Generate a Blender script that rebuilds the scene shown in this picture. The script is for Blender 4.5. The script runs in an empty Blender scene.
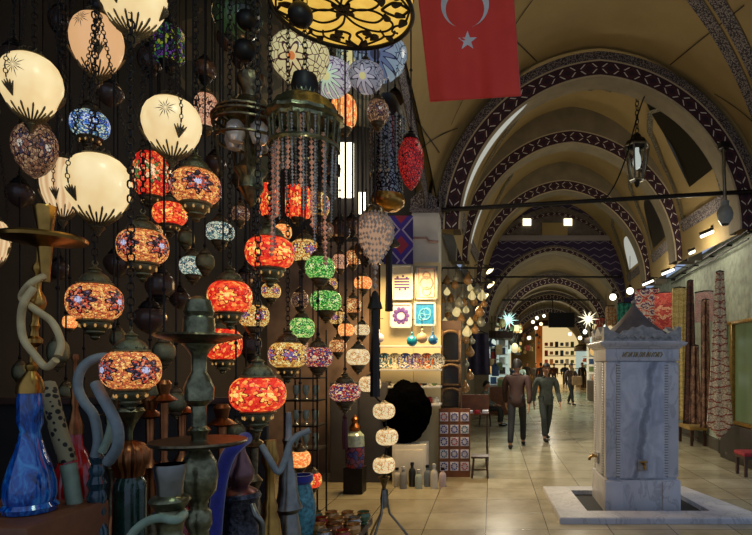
import bpy, bmesh, math, random
from mathutils import Vector, Matrix
random.seed(11)
SC = bpy.context.scene
COL = SC.collection
PI = math.pi
F, VX, VY, CH = 560.0, 492.0, 364.0, 1.65      # lens in pixels, vanishing point, eye height

def P(x, y, D):
    return Vector(((x - VX) / F * D, D, CH + (VY - y) / F * D))
def stretch(x): return math.sqrt(1 + ((x - VX) / F) ** 2)     # wide-angle widening off axis
def ground_depth(y, z=0.0):
    return F * (CH - z) / (y - VY)

# ------------------------------------------------------------------ objects
def thing(name, label, cat, loc=(0, 0, 0), group=None, rz=0.0):
    o = bpy.data.objects.new(name, None)
    COL.objects.link(o)
    o.location = loc
    o.rotation_euler = (0, 0, rz)
    o.empty_display_size = 0.05
    o['label'] = label
    o['category'] = cat
    if group: o['group'] = group
    return o
def tag(o, label, cat, group=None):
    o['label'] = label; o['category'] = cat
    if group: o['group'] = group
    return o
def inst(name, me, mat=None, parent=None, loc=(0, 0, 0), scale=(1, 1, 1), rot=(0, 0, 0)):
    o = bpy.data.objects.new(name, me)
    COL.objects.link(o)
    o.parent = parent
    o.location = loc
    o.scale = scale if not isinstance(scale, (int, float)) else (scale,) * 3
    o.rotation_euler = rot
    if mat is not None:
        if len(me.materials) == 0: me.materials.append(None)
        o.material_slots[0].link = 'OBJECT'
        o.material_slots[0].material = mat
    return o
def structure(o):
    o['kind'] = 'structure'
    return o

class MB:
    """collects shapes into one mesh"""
    def __init__(s): s.v = []; s.f = []; s.m = []; s.uv = {}; s.cur = 0
    def add(s, vs, fs, uvs=None):
        n = len(s.v)
        s.v.extend([tuple(v) for v in vs])
        for i, f in enumerate(fs):
            if uvs is not None: s.uv[len(s.f)] = [uvs[k] for k in f]
            s.f.append([n + k for k in f]); s.m.append(s.cur)
        return s
    def box(s, c, d, rz=0.0, rx=0.0, ry=0.0):
        c = Vector(c); h = Vector(d) / 2
        R = Matrix.Rotation(rz, 3, 'Z') @ Matrix.Rotation(ry, 3, 'Y') @ Matrix.Rotation(rx, 3, 'X')
        vs = [c + R @ Vector((sx * h.x, sy * h.y, sz * h.z)) for sx in (-1, 1) for sy in (-1, 1) for sz in (-1, 1)]
        return s.add(vs, [(0, 1, 3, 2), (4, 6, 7, 5), (0, 4, 5, 1), (2, 3, 7, 6), (0, 2, 6, 4), (1, 5, 7, 3)])
    def bbox(s, c, d, b=0.01, rz=0.0):
        """box with chamfered edges"""
        bm = bmesh.new(); bmesh.ops.create_cube(bm, size=1.0)
        for v in bm.verts: v.co = Vector((v.co.x * d[0], v.co.y * d[1], v.co.z * d[2]))
        bmesh.ops.bevel(bm, geom=bm.edges[:], offset=b, segments=2, affect='EDGES', profile=0.6)
        R = Matrix.Rotation(rz, 3, 'Z'); c = Vector(c)
        bm.verts.index_update()
        s.add([c + R @ v.co for v in bm.verts], [[v.index for v in f.verts] for f in bm.faces])
        bm.free(); return s
    def lathe(s, prof, seg=24, c=(0, 0, 0), lean=(0, 0), wob=0.0, lobes=0):
        """prof: (r, z) rings; lean shifts the ring centres with z"""
        c = Vector(c); vs = []; rings = []
        z0 = prof[0][1]
        for r, z in prof:
            cx, cy = c.x + lean[0] * (z - z0), c.y + lean[1] * (z - z0)
            if r < 1e-6:
                rings.append([len(vs)]); vs.append((cx, cy, c.z + z))
            else:
                ring = []
                for k in range(seg):
                    a = 2 * PI * k / seg
                    rr = r * (1 + wob * math.cos(lobes * a)) if lobes else r
                    ring.append(len(vs)); vs.append((cx + rr * math.cos(a), cy + rr * math.sin(a), c.z + z))
                rings.append(ring)
        fs = []
        for A, Bq in zip(rings, rings[1:]):
            if len(A) == 1 and len(Bq) == 1: continue
            for k in range(seg):
                k2 = (k + 1) % seg
                if len(A) == 1: fs.append((A[0], Bq[k2], Bq[k]))
                elif len(Bq) == 1: fs.append((A[k], A[k2], Bq[0]))
                else: fs.append((A[k], A[k2], Bq[k2], Bq[k]))
        return s.add(vs, fs)
    def tube(s, pts, r, seg=8, caps=True, flat=1.0):
        pts = [Vector(p) for p in pts]; n = len(pts)
        rs = list(r) if isinstance(r, (list, tuple)) else [r] * n
        tan = []
        for i in range(n):
            t = pts[min(i + 1, n - 1)] - pts[max(i - 1, 0)]
            tan.append(t.normalized() if t.length > 1e-9 else Vector((0, 0, 1)))
        up = Vector((0, 0, 1)) if abs(tan[0].z) < 0.9 else Vector((1, 0, 0))
        nn = (up - tan[0] * up.dot(tan[0])).normalized()
        vs = []
        for i in range(n):
            nn = nn - tan[i] * nn.dot(tan[i])
            nn = nn.normalized() if nn.length > 1e-6 else tan[i].orthogonal().normalized()
            bb = tan[i].cross(nn)
            for k in range(seg):
                a = 2 * PI * k / seg
                vs.append(pts[i] + (nn * math.cos(a) + bb * (math.sin(a) * flat)) * rs[i])
        fs = []
        for i in range(n - 1):
            for k in range(seg):
                k2 = (k + 1) % seg
                fs.append((i * seg + k, i * seg + k2, (i + 1) * seg + k2, (i + 1) * seg + k))
        if caps:
            fs.append(tuple(range(seg - 1, -1, -1))); fs.append(tuple((n - 1) * seg + k for k in range(seg)))
        return s.add(vs, fs)
    def ball(s, c, r, seg=12, rings=8, sz=None):
        if isinstance(r, (int, float)): r = (r, r, r)
        vs = []; fs = []; c = Vector(c)
        for i in range(rings + 1):
            th = PI * i / rings
            if i in (0, rings): vs.append(c + Vector((0, 0, r[2] * math.cos(th))))
            else:
                for k in range(seg):
                    a = 2 * PI * k / seg
                    vs.append(c + Vector((r[0] * math.sin(th) * math.cos(a), r[1] * math.sin(th) * math.sin(a), r[2] * math.cos(th))))
        last = len(vs) - 1
        row = lambda i, k: 1 + (i - 1) * seg + k % seg
        for k in range(seg):
            fs.append((0, row(1, k), row(1, k + 1)))
            for i in range(1, rings - 1): fs.append((row(i, k), row(i + 1, k), row(i + 1, k + 1), row(i, k + 1)))
            fs.append((row(rings - 1, k), last, row(rings - 1, k + 1)))
        return s.add(vs, fs)
    def prism(s, poly, z0, z1):
        n = len(poly)
        vs = [(x, y, z0) for x, y in poly] + [(x, y, z1) for x, y in poly]
        fs = [tuple(range(n - 1, -1, -1)), tuple(range(n, 2 * n))]
        for k in range(n): fs.append((k, (k + 1) % n, n + (k + 1) % n, n + k))
        return s.add(vs, fs)
    def plate(s, poly, y0, y1):
        """polygon in x-z, thickness along y"""
        n = len(poly)
        vs = [(x, y0, z) for x, z in poly] + [(x, y1, z) for x, z in poly]
        fs = [tuple(range(n)), tuple(range(2 * n - 1, n - 1, -1))]
        for k in range(n): fs.append((k, n + k, n + (k + 1) % n, (k + 1) % n))
        return s.add(vs, fs)
    def grid(s, fn, nu, nv, uvs=(1, 1)):
        vs = []; uv = []; fs = []
        for i in range(nu + 1):
            for j in range(nv + 1):
                u, v = i / nu, j / nv
                vs.append(fn(u, v)); uv.append((u * uvs[0], v * uvs[1]))
        for i in range(nu):
            for j in range(nv):
                a = i * (nv + 1) + j
                fs.append((a, a + nv + 1, a + nv + 2, a + 1))
        return s.add(vs, fs, uv)
    def slot(s, k): s.cur = k; return s
    def mesh(s, name, smooth=True):
        me = bpy.data.meshes.new(name)
        me.from_pydata(s.v, [], s.f)
        if s.uv:
            ul = me.uv_layers.new(name='UVMap')
            for pi, p in enumerate(me.polygons):
                if pi in s.uv:
                    for li, q in zip(p.loop_indices, s.uv[pi]): ul.data[li].uv = q
        me.polygons.foreach_set('material_index', s.m)
        me.validate()
        bm = bmesh.new(); bm.from_mesh(me)
        bmesh.ops.recalc_face_normals(bm, faces=bm.faces[:])
        bm.to_mesh(me); bm.free()
        if smooth:
            me.polygons.foreach_set('use_smooth', [True] * len(me.polygons))
            me.set_sharp_from_angle(angle=math.radians(38))
        me.update()
        return me
    def build(s, name, mat, parent=None, loc=(0, 0, 0), smooth=True, rot=(0, 0, 0), label=None):
        me = s.mesh(name, smooth)
        for m in (mat if isinstance(mat, (list, tuple)) else [mat]): me.materials.append(m)
        o = bpy.data.objects.new(name, me)
        COL.objects.link(o)
        o.parent = parent; o.location = loc; o.rotation_euler = rot
        if label: o['label'] = label
        return o

def thicken(o, t, offset=0.0):
    m = o.modifiers.new('Solidify', 'SOLIDIFY'); m.thickness = t; m.offset = offset
    return o

# ------------------------------------------------------------------ materials
def sl(c):
    """sRGB 0-255 to linear"""
    return tuple(((x / 255) / 12.92 if x <= 10.3 else (((x / 255) + 0.055) / 1.055) ** 2.4) for x in c) + (1.0,)
class T:
    """node helper"""
    def __init__(s, name):
        s.m = bpy.data.materials.new(name); s.m.use_nodes = True
        s.nt = s.m.node_tree; s.bsdf = s.nt.nodes['Principled BSDF']
    def n(s, t, **kw):
        nd = s.nt.nodes.new(t)
        for k, v in kw.items(): setattr(nd, k, v)
        return nd
    def l(s, a, b): s.nt.links.new(a, b)
    def put(s, sock, v):
        if isinstance(v, bpy.types.NodeSocket): s.l(v, sock)
        else: sock.default_value = v
    def ma(s, op, a, b=0.0, c=0.0):
        nd = s.n('ShaderNodeMath', operation=op)
        s.put(nd.inputs[0], a); s.put(nd.inputs[1], b); s.put(nd.inputs[2], c)
        return nd.outputs[0]
    def mix(s, f, a, b, blend='MIX'):
        nd = s.n('ShaderNodeMix', data_type='RGBA', blend_type=blend)
        s.put(nd.inputs[0], f); s.put(nd.inputs[6], a); s.put(nd.inputs[7], b)
        return nd.outputs[2]
    def ramp(s, f, stops, interp='LINEAR'):
        nd = s.n('ShaderNodeValToRGB'); cr = nd.color_ramp; cr.interpolation = interp
        while len(cr.elements) < len(stops): cr.elements.new(0.5)
        for e, (p, c) in zip(cr.elements, stops): e.position = p; e.color = c
        s.put(nd.inputs[0], f); return nd.outputs[0]
    def coord(s, which='Object', scale=None):
        o = s.n('ShaderNodeTexCoord').outputs[which]
        if scale:
            mp = s.n('ShaderNodeMapping'); s.l(o, mp.inputs[0]); mp.inputs['Scale'].default_value = scale; o = mp.outputs[0]
        return o
    def noise(s, vec, scale=5.0, detail=4.0, rough=0.55, dist=0.0):
        nd = s.n('ShaderNodeTexNoise'); s.l(vec, nd.inputs['Vector'])
        nd.inputs['Scale'].default_value = scale; nd.inputs['Detail'].default_value = detail
        nd.inputs['Roughness'].default_value = rough; nd.inputs['Distortion'].default_value = dist
        return nd.outputs[0]
    def vor(s, vec, scale, feature='F1', out='Distance', rand=1.0):
        nd = s.n('ShaderNodeTexVoronoi', feature=feature); s.l(vec, nd.inputs['Vector'])
        nd.inputs['Scale'].default_value = scale; nd.inputs['Randomness'].default_value = rand
        return nd.outputs[out]
    def xyz(s, vec):
        nd = s.n('ShaderNodeSeparateXYZ'); s.l(vec, nd.inputs[0]); return nd.outputs
    def setp(s, **kw):
        names = {'base': 'Base Color', 'rough': 'Roughness', 'metal': 'Metallic', 'ec': 'Emission Color', 'es': 'Emission Strength',
                 'trans': 'Transmission Weight', 'ior': 'IOR', 'alpha': 'Alpha', 'coat': 'Coat Weight', 'sheen': 'Sheen Weight', 'spec': 'Specular IOR Level'}
        for k, v in kw.items(): s.put(s.bsdf.inputs[names[k]], v)
        return s
    def bump(s, h, strength=0.3, dist=0.01):
        nd = s.n('ShaderNodeBump'); nd.inputs['Strength'].default_value = strength; nd.inputs['Distance'].default_value = dist
        s.l(h, nd.inputs['Height']); s.l(nd.outputs[0], s.bsdf.inputs['Normal']); return s

def plain(name, rgb, rough=0.6, metal=0.0, var=0.25, scale=8.0, bump=0.0, **kw):
    t = T(name); c = sl(rgb)
    v = t.noise(t.coord(), scale, 3)
    d = tuple(x * (1 - var) for x in c[:3]) + (1,); b = tuple(min(1, x * (1 + var)) for x in c[:3]) + (1,)
    t.setp(base=t.ramp(v, [(0.3, d), (0.7, b)]), rough=rough, metal=metal, **kw)
    if bump: t.bump(v, bump)
    return t.m
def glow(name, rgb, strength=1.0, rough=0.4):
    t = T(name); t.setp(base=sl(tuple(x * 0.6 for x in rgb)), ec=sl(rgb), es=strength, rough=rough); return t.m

def mosaic(name, pal, pal2=None, scale=8.0, strength=1.0, nfl=5, line=0.05, centre=(255, 235, 180), fr=0.36, dark=(20, 8, 5)):
    t = T(name); co = t.coord()
    rnd = t.xyz(t.vor(co, scale, 'F1', 'Color'))[0]
    edge = t.vor(co, scale, 'DISTANCE_TO_EDGE', 'Distance')
    def pr(p): return t.ramp(rnd, [(i / len(p), sl(c)) for i, c in enumerate(p)], 'CONSTANT')
    col = pr(pal)
    if pal2:
        x, y, z = t.xyz(co)
        az = t.ma('MULTIPLY', t.ma('ARCTAN2', y, x), nfl / (2 * PI))
        u = t.ma('MULTIPLY', t.ma('SUBTRACT', t.ma('FRACT', az), 0.5), 2 * PI / nfl)
        r = t.ma('SQRT', t.ma('ADD', t.ma('MULTIPLY', u, u), t.ma('MULTIPLY', z, z)))
        th = t.ma('ARCTAN2', z, u)
        pet = t.ma('MULTIPLY_ADD', t.ma('COSINE', t.ma('MULTIPLY', th, 8.0)), fr * 0.22, fr)
        mask = t.ma('LESS_THAN', r, pet)
        col = t.mix(mask, col, pr(pal2))
        col = t.mix(t.ma('LESS_THAN', r, fr * 0.3), col, sl(centre))
        ring = t.ma('LESS_THAN', t.ma('ABSOLUTE', t.ma('SUBTRACT', r, t.ma('MULTIPLY', pet, 1.05))), 0.035)
        col = t.mix(ring, col, sl(dark))
    col = t.mix(t.ma('LESS_THAN', edge, line), col, sl(dark))
    t.setp(base=col, ec=col, es=strength, rough=0.22)
    t.bump(edge, 0.4, 0.02)
    return t.m

BRONZE = plain('dark bronze', (108, 95, 70), 0.32, 0.9, 0.5, 34, .35)
GBRONZE = plain('green bronze', (120, 118, 88), 0.28, 0.9, 0.5, 34, .35)
BLACKIRON = plain('black iron', (34, 30, 28), 0.45, 0.6, 0.3, 20)
BRASS = plain('brass', (170, 128, 62), 0.28, 1.0, 0.3, 14)
COPPER = plain('copper', (150, 96, 58), 0.3, 1.0, 0.3, 14)
SILVER = plain('aged silver', (130, 128, 118), 0.3, 1.0, 0.3, 14)
WOOD = plain('dark wood', (62, 40, 26), 0.55, 0, 0.35, 9)
WOODMID = plain('brown wood', (112, 66, 34), 0.5, 0, 0.3, 9)
# ================================================================== THE SETTING
def floor_mat():
    t = T('stone paving'); co = t.coord()
    x, y, z = t.xyz(co)
    lx = t.ma('ABSOLUTE', t.ma('SUBTRACT', t.ma('FRACT', t.ma('MULTIPLY_ADD', x, 1 / 0.62, 0.10)), 0.5))
    ly = t.ma('ABSOLUTE', t.ma('SUBTRACT', t.ma('FRACT', t.ma('DIVIDE', y, 0.62)), 0.5))
    joint = t.ma('GREATER_THAN', t.ma('MAXIMUM', lx, ly), 0.492)
    nz = t.noise(co, 1.6, 6, 0.6)
    fine = t.noise(co, 14, 4, 0.6)
    tile = t.n('ShaderNodeTexWhiteNoise', noise_dimensions='2D')
    cmb = t.n('ShaderNodeCombineXYZ')
    t.l(t.ma('FLOOR', t.ma('MULTIPLY_ADD', x, 1 / 0.62, 0.10 + 0.0)), cmb.inputs[0]); t.l(t.ma('FLOOR', t.ma('DIVIDE', y, 0.62)), cmb.inputs[1])
    t.l(cmb.outputs[0], tile.inputs['Vector'])
    c = t.ramp(nz, [(0.25, sl((136, 128, 104))), (0.5, sl((172, 164, 136))), (0.8, sl((196, 190, 164)))])
    c = t.mix(t.ma('MULTIPLY', tile.outputs[0], 0.35), c, sl((116, 104, 80)))
    c = t.mix(t.ma('MULTIPLY', fine, 0.25), c, sl((90, 80, 60)))
    c = t.mix(joint, c, sl((84, 74, 54)))
    t.setp(base=c, rough=t.ma('MULTIPLY_ADD', nz, 0.16, 0.16), spec=0.6)
    t.bump(t.ma('ADD', t.ma('MULTIPLY', joint, -0.6), t.ma('MULTIPLY', nz, 0.35)), 0.16, 0.02)
    return t.m
FLOORM = floor_mat()
f = MB(); f.box((1.8, 26, -0.05), (26, 64, 0.1))
structure(f.build('floor', FLOORM, smooth=False))

def ochre_mat():
    t = T('painted ochre plaster'); co = t.coord()
    a = t.noise(co, 0.7, 5, 0.6); b = t.noise(co, 6, 4, 0.6)
    c = t.ramp(a, [(0.3, sl((146, 124, 78))), (0.7, sl((170, 146, 96)))])
    c = t.mix(t.ma('MULTIPLY', b, 0.22), c, sl((120, 98, 58)))
    t.setp(base=c, rough=0.75); t.bump(b, 0.08, 0.01); return t.m
OCHRE = ochre_mat()
GREYSTONE = plain('grey painted soffit', (126, 114, 90), 0.8, 0, 0.18, 3)
CREAMLINE = plain('cream painted line', (186, 170, 140), 0.8, 0, 0.1, 5)
DARKLINE = plain('dark joint line', (52, 42, 28), 0.8, 0, 0.1, 5)
WHITEWALL = plain('off white plaster', (206, 204, 196), 0.8, 0, 0.08, 3)

def floral_mat(name, a, b, sc=26.0):
    t = T(name); co = t.coord('UV')
    mp = t.n('ShaderNodeMapping'); t.l(co, mp.inputs[0]); mp.inputs['Scale'].default_value = (1, 0.16, 1)
    v = t.vor(mp.outputs[0], sc, 'SMOOTH_F1'); w = t.noise(mp.outputs[0], sc * 0.8, 2, 0.5, 1.6)
    k = t.ma('GREATER_THAN', t.ma('ADD', v, t.ma('MULTIPLY', w, 0.5)), 0.66)
    t.setp(base=t.mix(k, sl(a), sl(b)), rough=0.8); return t.m
FLORAL = floral_mat('grey scroll border', (128, 116, 108), (50, 44, 50), 58)
FLORALL = floral_mat('lilac scroll border', (138, 130, 128), (50, 42, 54), 64)
FLORALOLIVE = floral_mat('olive scroll border', (132, 122, 98), (66, 62, 52), 54)

def zigzag_mat():
    t = T('maroon zigzag band'); u, v, _ = t.xyz(t.coord('UV'))
    fu = t.ma('FRACT', t.ma('MULTIPLY', u, 1 / 0.36))
    d = t.ma('ABSOLUTE', t.ma('SUBTRACT', v, 0.5))
    near = t.ma('LESS_THAN', d, 0.36)
    c1 = t.ma('ABSOLUTE', t.ma('SUBTRACT', fu, t.ma('MULTIPLY_ADD', d, 0.7, 0.08)))
    c2 = t.ma('ABSOLUTE', t.ma('SUBTRACT', fu, t.ma('MULTIPLY_ADD', d, -0.7, 0.92)))
    w = t.ma('MULTIPLY', t.ma('LESS_THAN', t.ma('MINIMUM', c1, c2), 0.034), near)
    w = t.ma('MULTIPLY', w, t.ma('GREATER_THAN', d, 0.07))
    c3 = t.ma('ADD', t.ma('ABSOLUTE', t.ma('SUBTRACT', fu, 0.5)), t.ma('MULTIPLY', d, 0.9))
    base = t.mix(t.ma('LESS_THAN', c3, 0.16), sl((52, 20, 34)), sl((32, 18, 38)))
    base = t.mix(t.ma('LESS_THAN', t.ma('ABSOLUTE', t.ma('SUBTRACT', c3, 0.3)), 0.03), base, sl((84, 34, 44)))
    t.setp(base=t.mix(w, base, sl((220, 214, 204))), rough=0.7); return t.m
ZIG = zigzag_mat()

# ---- stations of the hall: depth, centre, half width (outer edge of painted arch), rise, spring height
ST = [(8.8, 1.70, 2.60, 2.80, 3.77), (11.4, 1.63, 2.50, 2.80, 3.75), (14.4, 1.84, 2.50, 2.80, 3.72), (17.7, 1.98, 2.50, 2.75, 3.72)]
def ell(c, a, b, s, th, pt=0.06):
    """slightly pointed arch; th 0 right spring, pi left spring"""
    return c + a * math.cos(th), s + b * (math.sin(th) * (1 - pt) + pt * (1 - abs(math.cos(th))))
def lerp(a, b, t): return a + (b - a) * t
def station(D):
    if D <= ST[0][0]: return ST[0][1:]
    for A, Bq in zip(ST, ST[1:]):
        if D <= Bq[0]:
            k = (D - A[0]) / (Bq[0] - A[0]); return tuple(lerp(A[i], Bq[i], k) for i in range(1, 5))
    return ST[-1][1:]
def vault(th, D, off=0.0):
    c, a, b, s = station(D)
    wa, wb = (0.10, 0.10) if D < 8.95 else (-0.26, 0.34)
    x, z = ell(c, a + wa - off, b + wb - off, s, th)
    return Vector((x, D, z))
def arc_strip(mb, c, s, D, ain, bin_, aout, bout, n=64, th0=0.0, th1=PI, drop=0.0):
    """annulus on the plane y = D, with uv along its length in metres"""
    prev = None; L = 0.0; pts = []
    for i in range(n + 1):
        th = lerp(th0, th1, i / n)
        x0, z0 = ell(c, ain, bin_, s, th); x1, z1 = ell(c, aout, bout, s, th)
        if prev: L += math.hypot(x1 - prev[0], z1 - prev[1])
        prev = (x1, z1); pts.append((x0, z0, x1, z1, L))
    vs = []; uv = []; fs = []
    for x0, z0, x1, z1, L in pts:
        vs += [(x0, D, z0), (x1, D, z1)]; uv += [(L, 0), (L, 1)]
    for i in range(n): fs.append((2 * i, 2 * i + 1, 2 * i + 3, 2 * i + 2))
    mb.add(vs, fs, uv)
def soffit(mb, c, s, D0, D1, a, b, n=64):
    vs = []; uv = []; fs = []
    for i in range(n + 1):
        th = PI * i / n
        x, z = ell(c, a, b, s, th)
        vs += [(x, D0, z), (x, D1, z)]; uv += [(i * 0.1, 0), (i * 0.1, 1)]
    for i in range(n): fs.append((2 * i, 2 * i + 1, 2 * i + 3, 2 * i + 2))
    mb.add(vs, fs, uv)
def rib(name, D, c, a, b, s, depth=0.42, scale=1.0, plainband=False):
    m = MB(); k = scale
    w = [0, 0.13 * k, 0.155 * k, 0.37 * k, 0.40 * k]
    if plainband: m.slot(3); arc_strip(m, c, s, D, a, b, a + .15, b + .6); arc_strip(m, c, s, D + depth, a, b, a + .15, b + .6)
    for i, sl_ in enumerate((3 if plainband else 0, 1, 2, 1)):
        m.slot(sl_); arc_strip(m, c, s, D, a - w[i + 1], b - w[i + 1], a - w[i], b - w[i])
    m.slot(3); soffit(m, c, s, D, D + depth, a - w[4], b - w[4])
    arc_strip(m, c, s, D + depth, a - w[4], b - w[4], a, b)
    structure(m.build(name, [FLORAL, CREAMLINE, ZIG, GREYSTONE]))
for i, (D, c, a, b, s) in enumerate(ST[:3]):
    rib('trim_%d' % (i + 1), D, c, a, b, s, plainband=i > 0)

# near vault over the crossing (its left edge follows the side arch) and the three bays
def left_edge(D):
    """painted edge of the side arch: angle on the vault and height"""
    pts = [(2.0, 4.66), (4.95, 4.50), (6.1, 4.36), (7.3, 4.20), (8.3, 4.03), (8.8, 3.80)]
    for A, Bq in zip(pts, pts[1:]):
        if D <= Bq[0]: return lerp(A[1], Bq[1], (D - A[0]) / (Bq[0] - A[0]))
    return pts[-1][1]
def th_left(D):
    z = left_edge(D); c, a, b, s = station(D)
    lo, hi = PI / 2, PI
    for _ in range(40):
        m = (lo + hi) / 2
        if vault(m, D).z > z: lo = m
        else: hi = m
    return lo
m = MB(); m.grid(lambda u, v: vault(lerp(0.0, th_left(lerp(2.0, 8.9, v)), u), lerp(2.0, 8.9, v)), 72, 24)
structure(m.build('ceiling', OCHRE))
for i in range(3):
    D0, D1 = ST[i][0] + 0.05, ST[i + 1][0] + 0.05
    m = MB(); m.grid(lambda u, v: vault(PI * u, lerp(D0, D1, v)), 72, 8)
    structure(m.build('ceiling_%d' % (i + 1), OCHRE))

def ribbon(name, path, width, mat, off=0.02, n=40):
    """strip painted on the vault; path: (theta, depth) control points"""
    pts = []
    for i in range(n + 1):
        t = i / n * (len(path) - 1); k = min(int(t), len(path) - 2); q = t - k
        pts.append((lerp(path[k][0], path[k + 1][0], q), lerp(path[k][1], path[k + 1][1], q)))
    vs = []; uv = []; fs = []; L = 0
    C0 = [vault(th, D, off) for th, D in pts]
    for i in range(n + 1):
        t = (C0[min(i + 1, n)] - C0[max(i - 1, 0)]).normalized()
        nrm = (Vector((station(pts[i][1])[0], pts[i][1], 3.7)) - C0[i]).normalized()
        sd = t.cross(nrm).normalized() * width / 2
        if i: L += (C0[i] - C0[i - 1]).length
        vs += [C0[i] - sd, C0[i] + sd]; uv += [(L, 0), (L, 1)]
    for i in range(n): fs.append((2 * i, 2 * i + 1, 2 * i + 3, 2 * i + 2))
    mb = MB(); mb.add(vs, fs, uv)
    return structure(mb.build(name, mat))
# two scroll borders on the groin at the right, one along the side arch at the left
def groin(dx): return [(math.acos(max(-1, min(1, (lerp(4.16, 1.75, k / 12) - 1.7) / 2.7))), lerp(8.62, 6.75, k / 12) + dx) for k in range(13)]
ribbon('trim_4', groin(-0.12), 0.20, FLORALL)
ribbon('trim_5', groin(-0.46), 0.22, FLORALL)
ribbon('trim_6', [(th_left(D) - 0.035, D) for D in (3.4, 4.2, 5, 6, 7, 8, 8.6)], 0.20, FLORALL)
ribbon('trim_7', [(th_left(D) - 0.07, D) for D in (3.4, 4.2, 5, 6, 7, 8, 8.6)], 0.012, DARKLINE, 0.024)
for k, pa in enumerate([[(1.95, 8.8), (2.15, 7.6)], [(1.95, 6.9), (2.15, 7.6), (2.6, 8.3)], [(1.15, 8.8), (1.0, 7.0)], [(0.85, 8.75), (0.45, 8.3)], [(2.75, 8.4), (2.9, 6.0)], [(2.55, 8.7), (2.95, 7.0)]]):
    ribbon('trim_%d' % (8 + k), pa, 0.02, DARKLINE, 0.012)
# windows, glowing daylight strips and ornaments of the bays
DAYGLOW = glow('daylight glow on vault', (214, 216, 206), 0.55)
DARKPANE = plain('dark window pane', (22, 20, 14), 0.3, 0, 0.2, 4)
def vault_patch(name, th0, th1, D0, D1, mat, off=0.03, arch=False, n=16):
    def fn(u, v):
        D = lerp(D0, D1, v); k = 1.0
        if arch: k = math.sqrt(max(0.0, 1 - (2 * v - 1) ** 2)) ** 0.7
        return vault(lerp(th0, lerp(th0, th1, k), u), D, off)
    mb = MB(); mb.grid(fn, n, n, (0.6, 1))
    return structure(mb.build(name, mat))
wn = 1
for (a0, a1, D0, D1, mt) in [(0.42, 1.08, 9.35, 10.5, DARKPANE), (0.25, 0.62, 12.2, 13.6, DARKPANE), (0.25, 0.55, 15.3, 16.6, DAYGLOW)]:
    vault_patch('window_%d' % wn, a0, a1, D0, D1, mt, 0.035, True); wn += 1
tn = 14
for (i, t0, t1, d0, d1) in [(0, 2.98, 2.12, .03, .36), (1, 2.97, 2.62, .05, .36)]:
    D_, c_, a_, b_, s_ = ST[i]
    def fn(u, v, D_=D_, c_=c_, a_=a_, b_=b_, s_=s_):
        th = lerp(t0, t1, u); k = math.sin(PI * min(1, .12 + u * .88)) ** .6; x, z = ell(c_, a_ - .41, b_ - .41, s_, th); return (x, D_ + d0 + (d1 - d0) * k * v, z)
    mb = MB(); mb.grid(fn, 24, 4); structure(mb.build('window_%d' % wn, DAYGLOW)); wn += 1  # daylight on the rib soffit put in as a glowing strip
for (sgn, D0, D1, lo, hi) in [(0, 9.45, 11.1, 0.22, 0.98), (0, 12.05, 13.8, 0.18, 0.86), (0, 15.1, 16.9, 0.18, 0.8), (1, 9.3, 11.1, 2.95, 2.05), (1, 11.9, 13.9, 2.95, 2.15)]:
    pa = [(lo, D0), (lerp(lo, hi, .6), D0 + .02), (lerp(lo, hi, .9), lerp(D0, D1, .2)), (hi, lerp(D0, D1, .5)), (lerp(lo, hi, .9), lerp(D0, D1, .8)), (lerp(lo, hi, .6), D1 - .02), (lo, D1)]
    ribbon('trim_%d' % tn, pa, 0.11, FLORALOLIVE, 0.045); tn += 1
    ribbon('trim_%d' % tn, [(lo, D0 - .1), (lo, D1 + .1)], 0.22, FLORAL, 0.05); tn += 1
for (th, D) in [(1.57, 10.2), (1.60, 13.0), (1.58, 16.1)]:
    def fn(u, v, th=th, D=D):
        r = v * (1 + 0.14 * math.cos(10 * 2 * PI * u)); a = 2 * PI * u
        return vault(th + 0.28 * r * math.cos(a), D + 0.42 * r * math.sin(a), 0.02)
    mb = MB(); mb.grid(fn, 60, 5, (3, 1)); structure(mb.build('trim_%d' % tn, FLORALOLIVE)); tn += 1

# pillars and walls of the hall
PLASTER_R = plain('mottled green grey plaster', (150, 158, 140), 0.7, 0, 0.3, 7, 0.1)
def wall_strip(name, xs, z0, z1, mat, thick):
    """wall along depth; xs: (depth, x) points, thickness to +x"""
    m = MB()
    for (D0, x0), (D1, x1) in zip(xs, xs[1:]):
        m.add([(x0, D0, z0), (x1, D1, z0), (x1 + thick, D1, z0), (x0 + thick, D0, z0), (x0, D0, z1), (x1, D1, z1), (x1 + thick, D1, z1), (x0 + thick, D0, z1)],
              [(0, 1, 2, 3), (4, 7, 6, 5), (0, 4, 5, 1), (3, 2, 6, 7), (0, 3, 7, 4), (1, 5, 6, 2)])
    return structure(m.build(name, mat, smooth=False))
XR = lambda D: 4.17 + 0.08 * (D - 8.9)
wall_strip('wall_right', [(8.85, XR(8.85)), (17.9, XR(17.9))], 0, 3.95, PLASTER_R, 0.4)
wall_strip('wall_left', [(8.9, -0.84), (11.4, -0.88), (14.4, -0.68), (17.9, -0.55)], 0, 3.9, GREYSTONE, -0.4)
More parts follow.
